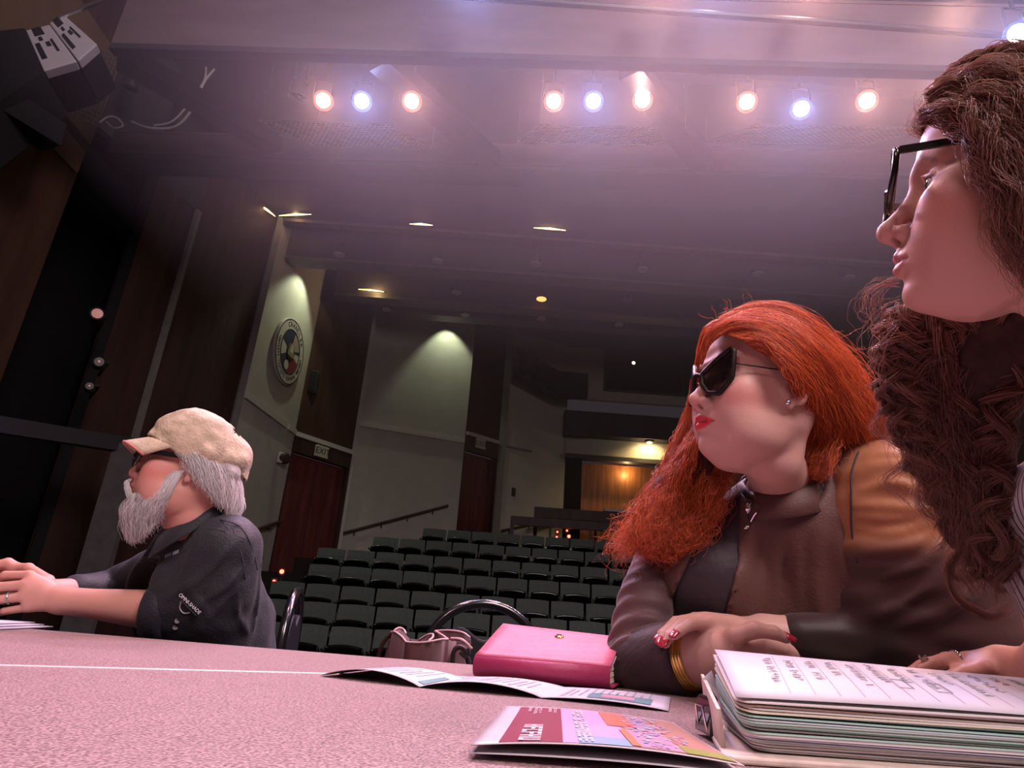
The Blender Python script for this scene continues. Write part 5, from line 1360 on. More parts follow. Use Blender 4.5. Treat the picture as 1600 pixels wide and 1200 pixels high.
for pts in (((352, 800), (366, 830), (378, 870), (383, 905)), ((318, 806), (345, 812), (374, 822), (392, 850), (402, 890)), ((300, 838), (325, 826), (352, 830))):
    hang(MB().tube(bez([snapto(shirt, d3(x, y, 1.55), .001) for x, y in pts], 5), .0016, 5).build('seam', M['seam'], None, smooth=True), sh)
a, b_ = snapto(shirt, d3(282, 930, 1.5), .010), snapto(shirt, d3(311, 957, 1.5), .010)
cam_to = (Vector(CAM)-a).normalized(); x_ = (b_-a).normalized(); up_ = cam_to.cross(x_)
tx = text_obj('sleeve_wording', 'OMNI-SHADE', .0105, M['thread'], sh, frame_mat((a+b_)/2, x_, up_), .0004); hang(tx, sh)
a, b_ = snapto(shirt, d3(283, 938, 1.5), .007), snapto(shirt, d3(307, 962, 1.5), .007)
hang(MB().bar(a, b_, .010, .002, up_).build('sleeve_tab', M['seam'], None), sh)
for x, y in ((277, 970), (274, 980)):
    p = snapto(shirt, d3(x, y, 1.5), .001); hang(MB().lathe([(.0058, 0), (.0058, .0016), (.0035, .0016), (.0035, .001), (0, .001)], 14, axis=(Vector(CAM)-p).normalized(), at=p).build('button', M['trim'], None), sh)
hang(MB().tube(bez([snapto(shirt, d3(x, y, 1.5), .001) for x, y in ((283, 940), (281, 950), (287, 958), (297, 957))], 5), .0014, 5).build('tab_loop', M['thread'], None), sh)
lg = empty('chest_logo'); hang(lg, sh)
for k in range(7):
    q = [snapto(shirt, d3(257+3.2*k+x, 872-1.2*k+y, 1.6), .002) for x, y in ((0, 0), (2.3, -.8), (3.2, -6.2), (1.0, -5.4))]
    hang(mesh_obj('logo_letter', q, [(0, 1, 2, 3)], M['logo'], None), lg)
# ring on the near hand
rp = (np.array(KN[2])*.45+np.array(TN[2][0])*.55); rd = np.array(TN[2][0])-np.array(KN[2])
M['ringstone'] = mat('ring_stone', (.05, .30, .30), .15, spec=.8)
rg = ring_at(rp, rd, .0115, .0022, 'finger_ring', M['chrome'], pm_); ring_at(rp+np.array([.0, -.001, .0003]), rd, .0126, .0010, 'stone_row', M['ringstone'], rg)

# white hair and beard
M['hair_m'] = hair_mat('white_hair', (.55, .52, .50), (.85, .82, .80), .45, .3)
M['hair_m_base'] = mat('white_hair_base', (.34, .31, .30), .9, var=.25, vscale=40, bump=.4, bscale=60)
Bd = Field()
for c, r_ in (((.070, 0, -.095), (.028, .036, .030)), ((.062, 0, -.115), (.026, .038, .030)), ((.052, 0, -.132), (.022, .030, .024)), ((.045, .043, -.080), (.034, .020, .036)), ((.045, -.043, -.080), (.034, .020, .036)), ((.026, .062, -.045), (.018, .009, .034)), ((.026, -.062, -.045), (.018, .009, .034)), ((.035, .030, -.105), (.028, .026, .030))):
    Bd.ball((0, 0, 0), np.array(r_)*hs_, .02, 0, HRm, hp(H, *c))
hang(sdf_obj('beard_base', lambda P: Bd(P)+vnoise(P, 60, 2)*.003, HO+HRm@np.array([.05, 0, -.12])-.17, HO+HRm@np.array([.05, 0, -.12])+.16, .004, M['hair_m_base'], None), pm_)
G = lambda *q: [hp(H, *p) for p in q]
bg = [G((0.008, 0.074, -0.015), (0.014, 0.080, -0.050), (0.018, 0.076, -0.084), (0.022, 0.060, -0.112), (0.026, 0.045, -0.137)),
      G((0.022, 0.071, -0.022), (0.030, 0.076, -0.062), (0.038, 0.068, -0.091), (0.040, 0.054, -0.122), (0.038, 0.040, -0.150)),
      G((0.042, 0.062, -0.042), (0.052, 0.064, -0.077), (0.056, 0.056, -0.105), (0.052, 0.044, -0.133), (0.044, 0.030, -0.161)),
      G((0.064, 0.048, -0.058), (0.074, 0.048, -0.084), (0.076, 0.042, -0.112), (0.064, 0.032, -0.140), (0.050, 0.020, -0.168)),
      G((0.078, 0.026, -0.073), (0.090, 0.026, -0.091), (0.091, 0.022, -0.119), (0.076, 0.016, -0.147), (0.056, 0.010, -0.172)),
      G((0.084, 0.000, -0.080), (0.096, 0.000, -0.097), (0.096, 0.000, -0.122), (0.082, -0.004, -0.150), (0.058, -0.004, -0.174)),
      G((0.076, -0.026, -0.073), (0.088, -0.028, -0.091), (0.088, -0.024, -0.119), (0.074, -0.018, -0.147), (0.054, -0.012, -0.168)),
      G((0.052, -0.056, -0.050), (0.062, -0.058, -0.084), (0.064, -0.050, -0.112), (0.056, -0.040, -0.137), (0.046, -0.030, -0.161))]
hair_obj('beard', flow(bg, 3200, 22, (.003, .013), 200, .5, (.0005, .006), 3.0, .005, 4), M['hair_m'], pm_, .00055, .0002)
mu = [G((.105, .004, -.050), (.110, .010, -.060), (.104, .022, -.072), (.094, .032, -.088)), G((.102, .012, -.052), (.105, .018, -.060), (.097, .029, -.074), (.086, .038, -.092)), G((.105, -.004, -.050), (.110, -.010, -.060), (.104, -.022, -.072), (.094, -.032, -.088)), G((.102, -.012, -.052), (.105, -.018, -.060), (.097, -.029, -.074), (.086, -.038, -.092))]
for k in (0, 2): hair_obj('moustache', flow(mu[k:k+2], 260, 14, (.002, .006), 20, .4, (.0, .002), 1.5, .002, 8+k), M['hair_m'], pm_, .0005, .0002)
hb = Field()
for c, r_ in (((-.060, .052, -.005), (.045, .030, .050)), ((-.060, -.052, -.005), (.045, .030, .050)), ((-.085, 0, -.02), (.030, .060, .060)), ((.008, .068, .030), (.024, .012, .022)), ((.008, -.068, .030), (.024, .012, .022))):
    hb.ball((0, 0, 0), np.array(r_)*hs_, .02, 0, HRm, hp(H, *c))
hang(sdf_obj('hair_base', lambda P: hb(P)+vnoise(P, 60, 2)*.003, HO-.16, HO+.16, .0045, M['hair_m_base'], None), pm_)
hg = [G((.050, .070, .040), (.040, .077, .020), (.020, .081, .000), (.004, .083, -.018)),
      G((.030, .075, .045), (.010, .084, .022), (-.012, .090, -.008), (-.030, .090, -.040)),
      G((.000, .080, .045), (-.025, .090, .018), (-.048, .092, -.018), (-.068, .086, -.060)),
      G((-.035, .080, .035), (-.062, .084, .005), (-.085, .080, -.035), (-.098, .070, -.075)),
      G((-.070, .064, .025), (-.098, .060, -.005), (-.115, .052, -.045), (-.118, .044, -.088)),
      G((-.098, .030, .015), (-.120, .026, -.02), (-.130, .020, -.055), (-.128, .014, -.092)),
      G((-.105, .0, .010), (-.124, .0, -.025), (-.134, .0, -.06), (-.130, .0, -.092)),
      G((-.098, -.03, .012), (-.115, -.03, -.02), (-.124, -.03, -.055), (-.120, -.03, -.088)),
      G((-.05, -.075, .03), (-.07, -.08, .0), (-.09, -.075, -.04), (-.10, -.065, -.08))]
hair_obj('hair', flow(hg, 2200, 20, (.003, .011), 130, .5, (.0005, .006), 2.4, .004, 6), M['hair_m'], pm_, .0006, .0002)

# cap
M['cap'] = mat('tan_canvas', (.50, .40, .28), .85, var=.16, vscale=30, bump=.3, bscale=160)
M['capred'] = mat('worn_red_edge', (.55, .20, .17), .85)
Cp = Field()
Cp.ball((0, 0, 0), np.array((.116, .093, .080))*hs_, .02, 0, HRm, hp(H, -.010, 0, .040))
Cp.ball((0, 0, 0), np.array((.060, .064, .040))*hs_, .05, 0, HRm, hp(H, .014, 0, .092))
def cap(P):
    q = (P-HO)@HRm/hs_; d = Cp(P)+vnoise(P*np.array([1, 1, 1.4]), 26, 9)*.0055+vnoise(P, 60, 4)*.0018
    an = np.arctan2(q[:, 1], q[:, 0]+.008); d = d-.0012*np.exp(-((np.abs((an+math.pi/6) % (math.pi/3)-math.pi/6))/.03)**2)
    inner = np.linalg.norm((q-[-.008, 0, .046])/np.array([.106, .082, .082]), axis=1)-1
    rim = .040+(.095-q[:, 0])*-.30+.008*np.cos(an*2)
    return np.maximum(np.maximum(d, (rim-q[:, 2])*hs_*.95), -inner*.07*hs_)
cp_ = sdf_obj('cap', cap, HO-.16, HO+np.array([.17, .17, .19]), .0035, M['cap'], pm_)
P = []
for i in range(17):
    u_ = -1+2*i/16; a = u_*1.15; row = []
    for j in range(9):
        t = j/8; x = -.010+.110*math.cos(a*(1-.25*t))+.043*t*math.cos(a*.75)**.8; y = .086*math.sin(a)*(1-.08*t*t)
        z = .044-.020*t-.030*u_*u_*(.35+.5*t)
        row.append(hp(H, x, y, z))
    P.append(row)
bl = MB().grid([[tuple(q) for q in r_] for r_ in P]).build('bill', M['cap'], None, smooth=True); solidify(bl, .005); hang(bl, cp_)
hang(MB().tube([tuple(r_[-1]) for r_ in P], .0034, 6).build('worn_edge', M['capred'], None, smooth=True), bl)
hang(MB().lathe([(.007, -.002), (.006, .003), (0, .0045)], 12, axis=Vector(HRm[:, 2]), at=hp(H, .0, 0, .128)).build('button', M['cap'], None, smooth=True), cp_)
st = bez([Vector(hp(H, -.105, .040, .026)), Vector(hp(H, -.122, .018, .014)), Vector(hp(H, -.124, -.018, .014)), Vector(hp(H, -.105, -.040, .026))], 6)
mb = MB()
for p, q in zip(st[:-1], st[1:]): mb.bar(p, q, .004, .022, Vector(HRm[:, 2]))
hang(mb.build('back_strap', M['cap'], None), cp_)
glasses(pm_, H, [(.012, .010), (.030, .020), (.055, .018), (.062, .002), (.052, -.018), (.030, -.022), (.014, -.010)], .110, .20, .0036, M['frame_black'], lens_mat('lens_dark', (.01, .01, .012), .10), (.062, .008), .0045, 2.4, name='glasses')
# trousers and shoes under the table
M['denim'] = mat('dark_denim', (.02, .025, .04), .85, bump=.2, bscale=200)
def legs(parent, hipc, fwd, side, m, shoe, knee_z=.50, spread=.10):
    T = Field(); fwd = np.array(fwd, float); side = np.array(side, float); hipc = np.array(hipc, float)
    T.ball(hipc, (.17, .17, .12), .05)
    for sg in (-1, 1):
        h_ = hipc+side*sg*spread; kn = h_+fwd*.40; kn[2] = knee_z; an = kn+fwd*.02; an[2] = .09
        T.chain([h_, kn], [.095, .068], .03); T.chain([kn, an], [.066, .045], .02)
        for_ = an.copy(); for_[2] = .045
        o = MB().hexa([tuple(for_+side*a*.045+fwd*b_*1.0+np.array([0, 0, z])) for z, s_ in ((-.045, 1), (.03, .8)) for a, b_ in ((-s_, -.06), (s_, -.06), (s_*.9, .19 if z < 0 else .10), (-s_*.9, .19 if z < 0 else .10))]).build('shoe', shoe, None, bevel=.02); hang(o, parent)
    lo, hi = hipc-.25+np.minimum(fwd*.5, 0)-np.abs(side)*.1, hipc+.25+np.maximum(fwd*.5, 0)+np.abs(side)*.1; lo[2], hi[2] = .05, hipc[2]+.16
    return sdf_obj('trousers', T, lo, hi, .012, m, parent)
legs(pm_, (hip[0]+.02, hip[1], .55), (-.95, -.3, 0), (.3, -.95, 0), M['denim'], M['gloss'])
# ------------------------------------------------------------------ the woman with red hair
H = HR
pr_ = person((.55, 1.18, 0), 'woman with wavy red hair, large sunglasses and brown blouse leaning on crossed arms')
HRm, HO, hs_ = np.array(H['R']), np.array(H['O']), H['s']
nbr = d3(1215, 752, 1.10)
shL, shR = d3(1392, 752, 1.10), d3(1046, 842, 1.16)
hipr = d3(1250, 1190, 1.35)
elR, wrR = d3(1000, 1035, 1.02), d3(1122, 1022, .925)
elL, wrL = d3(1545, 1010, 1.00), d3(1192, 992, 1.00)
F = Field(); add_head(F, HRm, HO, hs_, True, jaw=1.05, nose=1.01, mw=1.22, full=.002)
F.chain([hp(H, -.030, 0, -.05), hp(H, -.030, 0, -.10), nbr+[.01, .01, 0]], [.050, .046, .050], .02)
F.ball(hp(H, .03, 0, -.110), (.036, .030, .016), .03)
F.chain([nbr+[.01, .03, -.06], nbr*.5+hipr*.5], [.065, .10], .03)
F.chain([nbr+[0, .02, -.045], shL], [.045, .045], .02); F.chain([nbr+[0, .02, -.045], shR], [.045, .045], .02)
F.chain([shL, elL], [.05, .042], .02); F.chain([shR, elR], [.036, .036], .02)
F.chain([elR, elR*.5+wrR*.5, wrR*.9+elR*.1, wrR], [.040, .046, .040, .034], .02)
F.chain([elL, elL*.5+wrL*.5, wrL], [.044, .040, .029], .02)
# her right hand: seen from the thumb side, thumb lying along the top, fingers closed on the other arm
KR = [d3(1186, 1003, .925), d3(1190, 1014, .935), d3(1190, 1026, .945), d3(1184, 1036, .955)]
TR = [[d3(1222, 1013, .95), d3(1243, 1022, .975), d3(1238, 1030, .995)], [d3(1226, 1024, .96), d3(1246, 1032, .985), d3(1240, 1038, 1.0)], [d3(1222, 1036, .965), d3(1240, 1042, .99), d3(1234, 1046, 1.0)], [d3(1212, 1045, .97), d3(1228, 1050, .985), d3(1222, 1052, .995)]]
add_hand(F, wrR, KR, TR, [d3(1148, 994, .905), d3(1178, 984, .898), d3(1208, 988, .898), d3(1229, 998, .902)], r=.0092, palm_r=.0135)
# her left hand lies over the right wrist, fingers hanging down its near side
KL = [d3(1104, 973, .935), d3(1096, 968, .955), d3(1086, 967, .975), d3(1076, 970, .995)]
TL = [[d3(1078, 976, .905), d3(1062, 986, .889), d3(1055, 993, .884)], [d3(1066, 973, .925), d3(1046, 994, .895), d3(1040, 1006, .887)], [d3(1056, 972, .945), d3(1037, 992, .915), d3(1032, 1003, .905)], [d3(1050, 976, .965), d3(1034, 990, .945), d3(1029, 998, .935)]]
add_hand(F, wrL, KL, TL, [d3(1160, 985, .96), d3(1130, 988, .95), d3(1112, 992, .94)], r=.0082, palm_r=.0125)
pt = head_paint(HRm, HO, hs_, (.60, .34, .28), (.62, .018, .05), (.64, .20, .18), (.20, .06, .03), mw=1.22)
lo = np.minimum.reduce([HO-.17, elR-.07, wrR-.10]); hi = np.maximum.reduce([HO+.17, elL+.07, hipr*.5+nbr*.5+.12])
body_r = sdf_obj('body', F, lo, hi, .0030, M['skin_r'], pr_, pt)
add_eyes(pr_, HRm, HO, hs_, M['iris_brown'])
M['nail'] = mat('red_nail', (.42, .02, .04), .2, spec=.6, coat=.5)
nail_obj(body_r, d3(1229, 998, .902), d3(1208, 988, .898), (.1, -.75, .65), M['nail'], .0078)
for t in TL: nail_obj(body_r, t[2], t[1], (-.55, -.75, .35), M['nail'], .0066)

# clothes: dark camisole, brown blouse, one long sleeve and one puffed sleeve
T = Field()
mid = nbr*.52+hipr*.48+[.03, .0, 0]
chest = d3(1190, 880, 1.12)
T.chain([nbr+[.01, .03, -.055], nbr*.75+hipr*.25+[.01, .02, 0], mid, hipr], [.080, .115, .140, .165], .04)
T.ball(d3(1110, 905, 1.09), (.085, .075, .085), .05); T.ball(d3(1250, 935, 1.10), (.11, .070, .115), .06)
T.chain([d3(1270, 775, 1.12), d3(1305, 850, 1.08), d3(1315, 960, 1.07)], [.055, .075, .085], .05)
T.chain([nbr+[0, .025, -.05], shR+[.01, 0, 0]], [.060, .048], .03); T.chain([nbr+[0, .02, -.055], shL+[0, 0, -.01]], [.060, .064], .03)
def neck_cut(P, d, r0=.056):
    a, b_ = hp(H, -.03, 0, -.06), nbr+np.array([.005, .0, -.015]); ab = b_-a; t = np.clip(((P-a)@ab)/(ab@ab), 0, 1)
    d = np.maximum(d, -(np.linalg.norm(P-a-t[:, None]*ab, axis=1)-r0))
    return d
camT = cloth_mat('dark_camisole', (.030, .018, .024), .55, .15, 60)
cam_o = sdf_obj('camisole', lambda P: neck_cut(P, T(P)+vnoise(P*np.array([1, 1, .4]), 14, 2)*.003), np.minimum(hipr-.2, shR-.12)-np.array([.02, .2, 0]), np.maximum(hipr+.2, shL+.10), .007, camT, pr_)
B_ = Field()
for o_ in T.ops: B_.ops.append(o_)
# drape edge: brown cloth lies to the picture-side of a line from throat to waist
e0, e1, e2 = d3(1176, 776, 1.0), d3(1152, 880, 1.0), d3(1148, 985, 1.0)
cp0 = np.array(CAM)
def side_of(P, a, b_):
    n_ = np.cross(a-cp0, b_-cp0); n_ /= np.linalg.norm(n_); return (P-cp0)@n_
SD = [Field(), Field()]
# folds of the drape
for pts, r_ in ((((1322, 722), (1308, 800), (1318, 880), (1352, 960)), .008), (((1296, 742), (1278, 820), (1272, 900), (1290, 980)), .007), (((1236, 778), (1216, 850), (1202, 960)), .006), (((1190, 782), (1168, 870), (1160, 968)), .007), (((1250, 760), (1242, 840), (1246, 930)), .005)):
    ridge(B_, T, [(x, y, 1.0) for x, y in pts], r_, .012)
def blouse(P):
    d = B_(P)-.006+vnoise(P*np.array([1, 1, .35]), 13, 7)*.004
    d = neck_cut(P, d, .068)
    s1 = np.minimum(side_of(P, e0, e1), side_of(P, e1, e2)); front = P[:, 1] < 1.22
    open_ = np.where(front, s1, -.5)          # >0 inside the open neckline
    sR = side_of(P, d3(1104, 815, 1.1), d3(1034, 970, 1.1))
    open_ = np.minimum(open_, -sR)
    return np.maximum(d, open_*1.0)
M['blouse'] = mat('brown_satin', (.105, .046, .036), .55, spec=.3, var=.12, vscale=10, bump=.12, bscale=260, sheen=.1)
bl_o = sdf_obj('blouse', blouse, np.minimum(hipr-.22, shR-.13)-np.array([.02, .2, 0]), np.maximum(hipr+.22, shL+.12), .006, M['blouse'], pr_)
P = []
for i in range(37):
    a = 2*math.pi*i/36; d_ = np.array([math.cos(a), math.sin(a), 0]); up_ = .030*math.cos(a-math.radians(50))
    c_ = nbr+np.array([.006, .006, -.016+up_]); P.append([tuple(c_+d_*.058+[0, 0, .012]), tuple(c_+d_*.062+[0, 0, .016]), tuple(c_+d_*.068+[0, 0, .010]), tuple(c_+d_*.071+[0, 0, -.008]), tuple(c_+d_*.076+[0, 0, -.030])])
co_ = MB().grid(P).build('collar', M['blouse'], None, smooth=True); solidify(co_, .003); hang(co_, bl_o)
# long sleeve with stretched folds
SR = Field(); cufR = elR*.56+wrR*.44
SR.chain([shR, shR*.45+elR*.55+[-.018, -.01, 0], elR+[-.004, .0, .004], elR*.5+wrR*.5], [.046, .045, .049, .0490], .02)
dR = (wrR-elR)/np.linalg.norm(wrR-elR); uR = (elR-shR)/np.linalg.norm(elR-shR)
def sleeveR(P):
    d = SR(P); q = (P-elR); a = q@uR; w_ = np.exp(-(a/.10)**2)
    d = d+w_*.0035*np.sin((a+.45*(q@dR))*230+vnoise(P, 12, 4)*2.5)+vnoise(P, 24, 8)*.0018
    return np.maximum(d, (P-cufR)@dR)
slR = sdf_obj('sleeve', sleeveR, np.minimum.reduce([shR-.10, elR-.09, cufR-.07]), np.maximum.reduce([shR+.10, elR+.08, cufR+.08]), .0036, mat('brown_sleeve', (.085, .038, .036), .55, spec=.3, bump=.1, bscale=250, sheen=.3), pr_)
# dark fitted cuff from elbow to wrist
hang(MB().lathe([(.0470, -.105), (.0540, -.085), (.0555, -.05), (.0545, .0), (.0530, .022), (.0495, .023)], 28, axis=Vector(dR), at=elR*.5+wrR*.5+dR*.0).build('cuff', cloth_mat('dark_cuff', (.050, .026, .032), .55, .2, 60), None, smooth=True), pr_)
# puffed satin sleeve gathered at a seam, then a wide lower sleeve
PL = Field(); puff = d3(1405, 772, 1.045); gath = d3(1470, 800, 1.00); low1 = d3(1470, 905, .985); low2 = d3(1560, 1000, .96)
PL.chain([shL+[0, 0, .0], puff, d3(1445, 800, 1.01)], [.070, .088, .066], .05)
PL.chain([d3(1345, 745, 1.07), d3(1352, 800, 1.04), d3(1365, 850, 1.02)], [.050, .060, .060], .04)
PL.chain([puff+[.0, .02, -.02], d3(1440, 880, 1.01), low1, low2, elL+[.06, .0, -.02]], [.080, .085, .082, .072, .066], .05)
PL.chain([d3(1360, 930, 1.02), d3(1440, 1010, .98), low2+[0, 0, -.02]], [.060, .060, .055], .05)
PL.chain([low2, elL*.45+wrL*.55+[0, 0, .0], wrL*.85+elL*.15], [.060, .046, .036], .03)
fold = Field()
PL0 = copy_field(PL)
for pts, r_ in ((((1336, 792), (1400, 790), (1474, 800)), .008), (((1338, 826), (1405, 832), (1472, 810)), .009), (((1345, 766), (1408, 756), (1470, 790)), .008), (((1350, 862), (1420, 852), (1468, 820)), .008), (((1380, 905), (1442, 880), (1488, 838)), .008),
                (((1370, 962), (1450, 918), (1508, 852)), .009), (((1440, 985), (1508, 932), (1556, 880)), .009), (((1362, 730), (1424, 732), (1464, 776)), .008), (((1340, 808), (1380, 812), (1440, 806)), .005), (((1400, 985), (1470, 950), (1530, 890)), .007), (((1380, 712), (1440, 722), (1470, 765)), .007)):
    ridge(PL, PL0, [(x, y, 1.0) for x, y in pts], r_, .007)
def sleeveL(P):
    d = PL(P)+vnoise(P*np.array([.6, .6, 1.6]), 26, 6)*.004
    gc = np.linalg.norm(P-d3(1478, 802, .955), axis=1); d = d+.010*np.exp(-(gc/.022)**2)
    return d
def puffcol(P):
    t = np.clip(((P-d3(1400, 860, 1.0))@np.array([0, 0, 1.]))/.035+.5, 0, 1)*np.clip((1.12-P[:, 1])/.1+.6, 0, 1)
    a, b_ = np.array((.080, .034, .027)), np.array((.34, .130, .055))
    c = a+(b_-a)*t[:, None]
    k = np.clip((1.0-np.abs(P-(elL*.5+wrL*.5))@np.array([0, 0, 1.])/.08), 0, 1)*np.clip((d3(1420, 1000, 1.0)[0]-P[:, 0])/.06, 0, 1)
    return c*(1-.8*k[:, None])  # shade over the lower forearm, darkened into the colour
M['puff'] = skin_mat('shot_satin', .52); nb_ = M['puff'].node_tree.nodes['Principled BSDF']; nb_.inputs['Subsurface Weight'].default_value = 0; nb_.inputs['Specular IOR Level'].default_value = .3; nb_.inputs['Sheen Weight'].default_value = .2
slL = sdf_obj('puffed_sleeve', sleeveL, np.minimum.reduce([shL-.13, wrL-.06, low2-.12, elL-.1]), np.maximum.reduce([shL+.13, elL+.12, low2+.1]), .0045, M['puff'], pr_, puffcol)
hang(MB().tube(bez([snapto(lambda Q: np.minimum(sleeveL(Q), blouse(Q)), d3(x, y, 1.0), .002) for x, y in ((1342, 705), (1331, 740), (1330, 780), (1331, 830), (1340, 880))], 6), .0018, 6).build('armhole_seam', camT, None, smooth=True), slL)
# bracelet, necklace, earring, sunglasses
bc = elR*.30+wrR*.70
for k in range(5): ring_at(bc+dR*(-.012+.0046*k), dR, .0472-.0010*k, .0030, 'bangle', M['gold'], pr_, 36)
ch = [snapto(blouse, d3(x, y, 1.0), .002) for x, y in ((1204, 755), (1192, 766), (1182, 776), (1174, 786))]+[snapto(T, d3(x, y, 1.0), .003) for x, y in ((1170, 788), (1164, 782), (1160, 774))]
nk = empty('necklace'); hang(nk, pr_)
hang(MB().tube(bez(ch, 5), .0009, 6).build('chain', M['chrome'], None, smooth=True), nk)
q = lambda x, y: snapto(lambda P: np.minimum(T(P), blouse(P)), d3(x, y, 1.0), .005)
hang(MB().lathe([(.0005, -.009), (.006, -.004), (.0075, .002), (.004, .007), (.0005, .009)], 14, axis=(.1, 0, 1), at=q(1168.5, 795)).build('pendant', M['chrome'], None, smooth=True), nk)
for pts in (((1166, 803), (1168, 812), (1170, 820)), ((1173, 815), (1178, 806), (1182, 801)), ((1172, 788), (1171, 791), (1170, 794))):
    hang(MB().tube([q(*p) for p in pts], .0011, 6).build('pendant_stem', M['chrome'], None), nk)
hang(MB().lathe([(.0005, -.006), (.003, -.003), (.0035, .002), (.0005, .006)], 10, axis=(1, -.2, .4), at=q(1167, 824)).build('pendant_drop', M['chrome'], None, smooth=True), nk)
hang(MB().lathe([(.0046*math.sin(t), .0046*math.cos(t)) for t in np.linspace(3.1, .05, 9)], 14, at=snapto(F, d3(1231, 629, 1.0), .002)).build('earring', M['chrome'], None, smooth=True), pr_)
glasses(pr_, H, [(.011, .004), (.030, .021), (.056, .038), (.061, .034), (.062, -.008), (.044, -.031), (.026, -.028), (.013, -.012)], .1065, .42, .0042, M['frame_tortoise'], M['lens_tint'], (.062, .014), .0011, name='sunglasses', sharp=True)

# red wavy hair
M['hair_r'] = hair_mat('red_hair', (.26, .026, .010), (.86, .20, .06), .35, .2)
M['hair_r_base'] = mat('red_hair_base', (.10, .012, .006), .8, var=.4, vscale=60, bump=.4, bscale=50, stretch=(1, 1, .3))
hb = Field()
hb.ball((0, 0, 0), np.array((.095, .078, .072))*hs_, .02, 0, HRm, hp(H, -.020, 0, .044))
for x, y, D, r_ in ((1250, 575, 1.08, .048), (1280, 615, 1.11, .052), (1300, 655, 1.14, .044), (1270, 665, 1.14, .040), (1330, 690, 1.15, .030), (1190, 530, 1.10, .042), (1215, 690, 1.20, .050)):
    hb.ball(d3(x, y, D), r_, .03)
hb.chain([d3(1118, 690, 1.16), d3(1085, 730, 1.14), d3(1062, 780, 1.10), d3(1050, 830, 1.08), d3(1045, 862, 1.07)], [.036, .046, .050, .044, .028], .03)
hb.chain([d3(1120, 560, 1.12), d3(1102, 650, 1.15), d3(1100, 700, 1.15)], [.020, .020, .030], .03)
def hairbase(P):
    q = (P-HO)@HRm/hs_
    d = hb(P)+vnoise(P*np.array([1, 1, .5]), 34, 3)*.006
    face = np.maximum(np.maximum(.034-q[:, 0], q[:, 2]-.082), np.abs(q[:, 1])-.088)      # clear the face
    face = np.minimum(face, np.maximum(np.maximum(-.014-q[:, 0], q[:, 2]-.030), np.maximum(.02-q[:, 1], q[:, 0]-.12)))     # and the near cheek and ear
    face = np.minimum(face, np.maximum(np.maximum(-.02-q[:, 0], q[:, 2]-.0), np.maximum(.02-q[:, 1], -.11-q[:, 2])))
    return np.maximum(d, -face*.9)
hang(sdf_obj('hair_base', hairbase, np.minimum.reduce([HO-.16, d3(1045, 880, 1.07)-.08]), np.maximum.reduce([HO+.17, d3(1370, 690, 1.14)+.06]), .0045, M['hair_r_base'], None), pr_)
D = lambda *q: [d3(*p) for p in q]
# near side: from the parting over the crown and down behind the ear
nearg = [D((1186, 548, .985), (1206, 560, .97), (1222, 578, .958), (1238, 598, .958), (1250, 622, .98), (1252, 652, 1.03), (1246, 682, 1.07)),
         D((1160, 530, .985), (1190, 532, .975), (1220, 555, .962), (1244, 588, .962), (1260, 628, .995), (1260, 662, 1.05), (1256, 690, 1.09)),
         D((1130, 520, 1.01), (1165, 512, 1.0), (1210, 530, .985), (1248, 570, .985), (1274, 618, 1.01), (1285, 655, 1.04), (1285, 690, 1.08)),
         D((1112, 520, 1.04), (1150, 500, 1.03), (1205, 508, 1.01), (1255, 545, .99), (1292, 598, 1.01), (1314, 650, 1.03), (1325, 692, 1.06)),
         D((1120, 508, 1.07), (1165, 490, 1.06), (1222, 502, 1.03), (1278, 546, 1.01), (1320, 602, 1.02), (1350, 655, 1.04), (1364, 692, 1.07)),
         D((1130, 502, 1.11), (1180, 488, 1.10), (1240, 506, 1.07), (1298, 556, 1.06), (1342, 616, 1.07), (1374, 662, 1.08), (1386, 694, 1.10)),
         D((1130, 498, 1.08), (1185, 480, 1.09), (1245, 494, 1.09), (1300, 545, 1.09), (1346, 608, 1.09), (1378, 656, 1.10), (1392, 692, 1.11)),
         D((1126, 496, 1.10), (1180, 478, 1.12), (1242, 492, 1.12), (1300, 542, 1.12), (1348, 608, 1.12), (1380, 658, 1.12), (1394, 694, 1.12)),
         D((1140, 500, 1.16), (1195, 490, 1.15), (1255, 516, 1.13), (1305, 568, 1.12), (1350, 630, 1.12), (1380, 668, 1.13), (1392, 697, 1.14))]
hair_obj('hair', flow(nearg, 14000, 44, (.002, .015), 190, .62, (.0006, .0065), 5.5, .007, 11), M['hair_r'], pr_, .00042, .00014)
# top front roll and far side falling past the face onto the chest
farg = [D((1150, 496, 1.06), (1112, 508, 1.07), (1097, 540, 1.12), (1092, 600, 1.17), (1092, 650, 1.17), (1095, 700, 1.15), (1090, 740, 1.12), (1085, 780, 1.10)),
        D((1146, 494, 1.10), (1105, 513, 1.13), (1094, 570, 1.17), (1088, 630, 1.18), (1075, 690, 1.16), (1062, 740, 1.13), (1052, 785, 1.10), (1048, 830, 1.08)),
        D((1142, 494, 1.14), (1104, 523, 1.17), (1096, 590, 1.19), (1082, 645, 1.19), (1060, 700, 1.17), (1040, 750, 1.14), (1026, 800, 1.11), (1018, 850, 1.09)),
        D((1140, 498, 1.18), (1108, 540, 1.20), (1094, 620, 1.21), (1078, 670, 1.20), (1052, 725, 1.17), (1030, 780, 1.14), (1012, 825, 1.11), (1002, 862, 1.09))]
hair_obj('hair', flow(farg, 8500, 54, (.002, .020), 110, .72, (.0004, .013), 6.5, .008, 12), M['hair_r'], pr_, .00042, .00014)
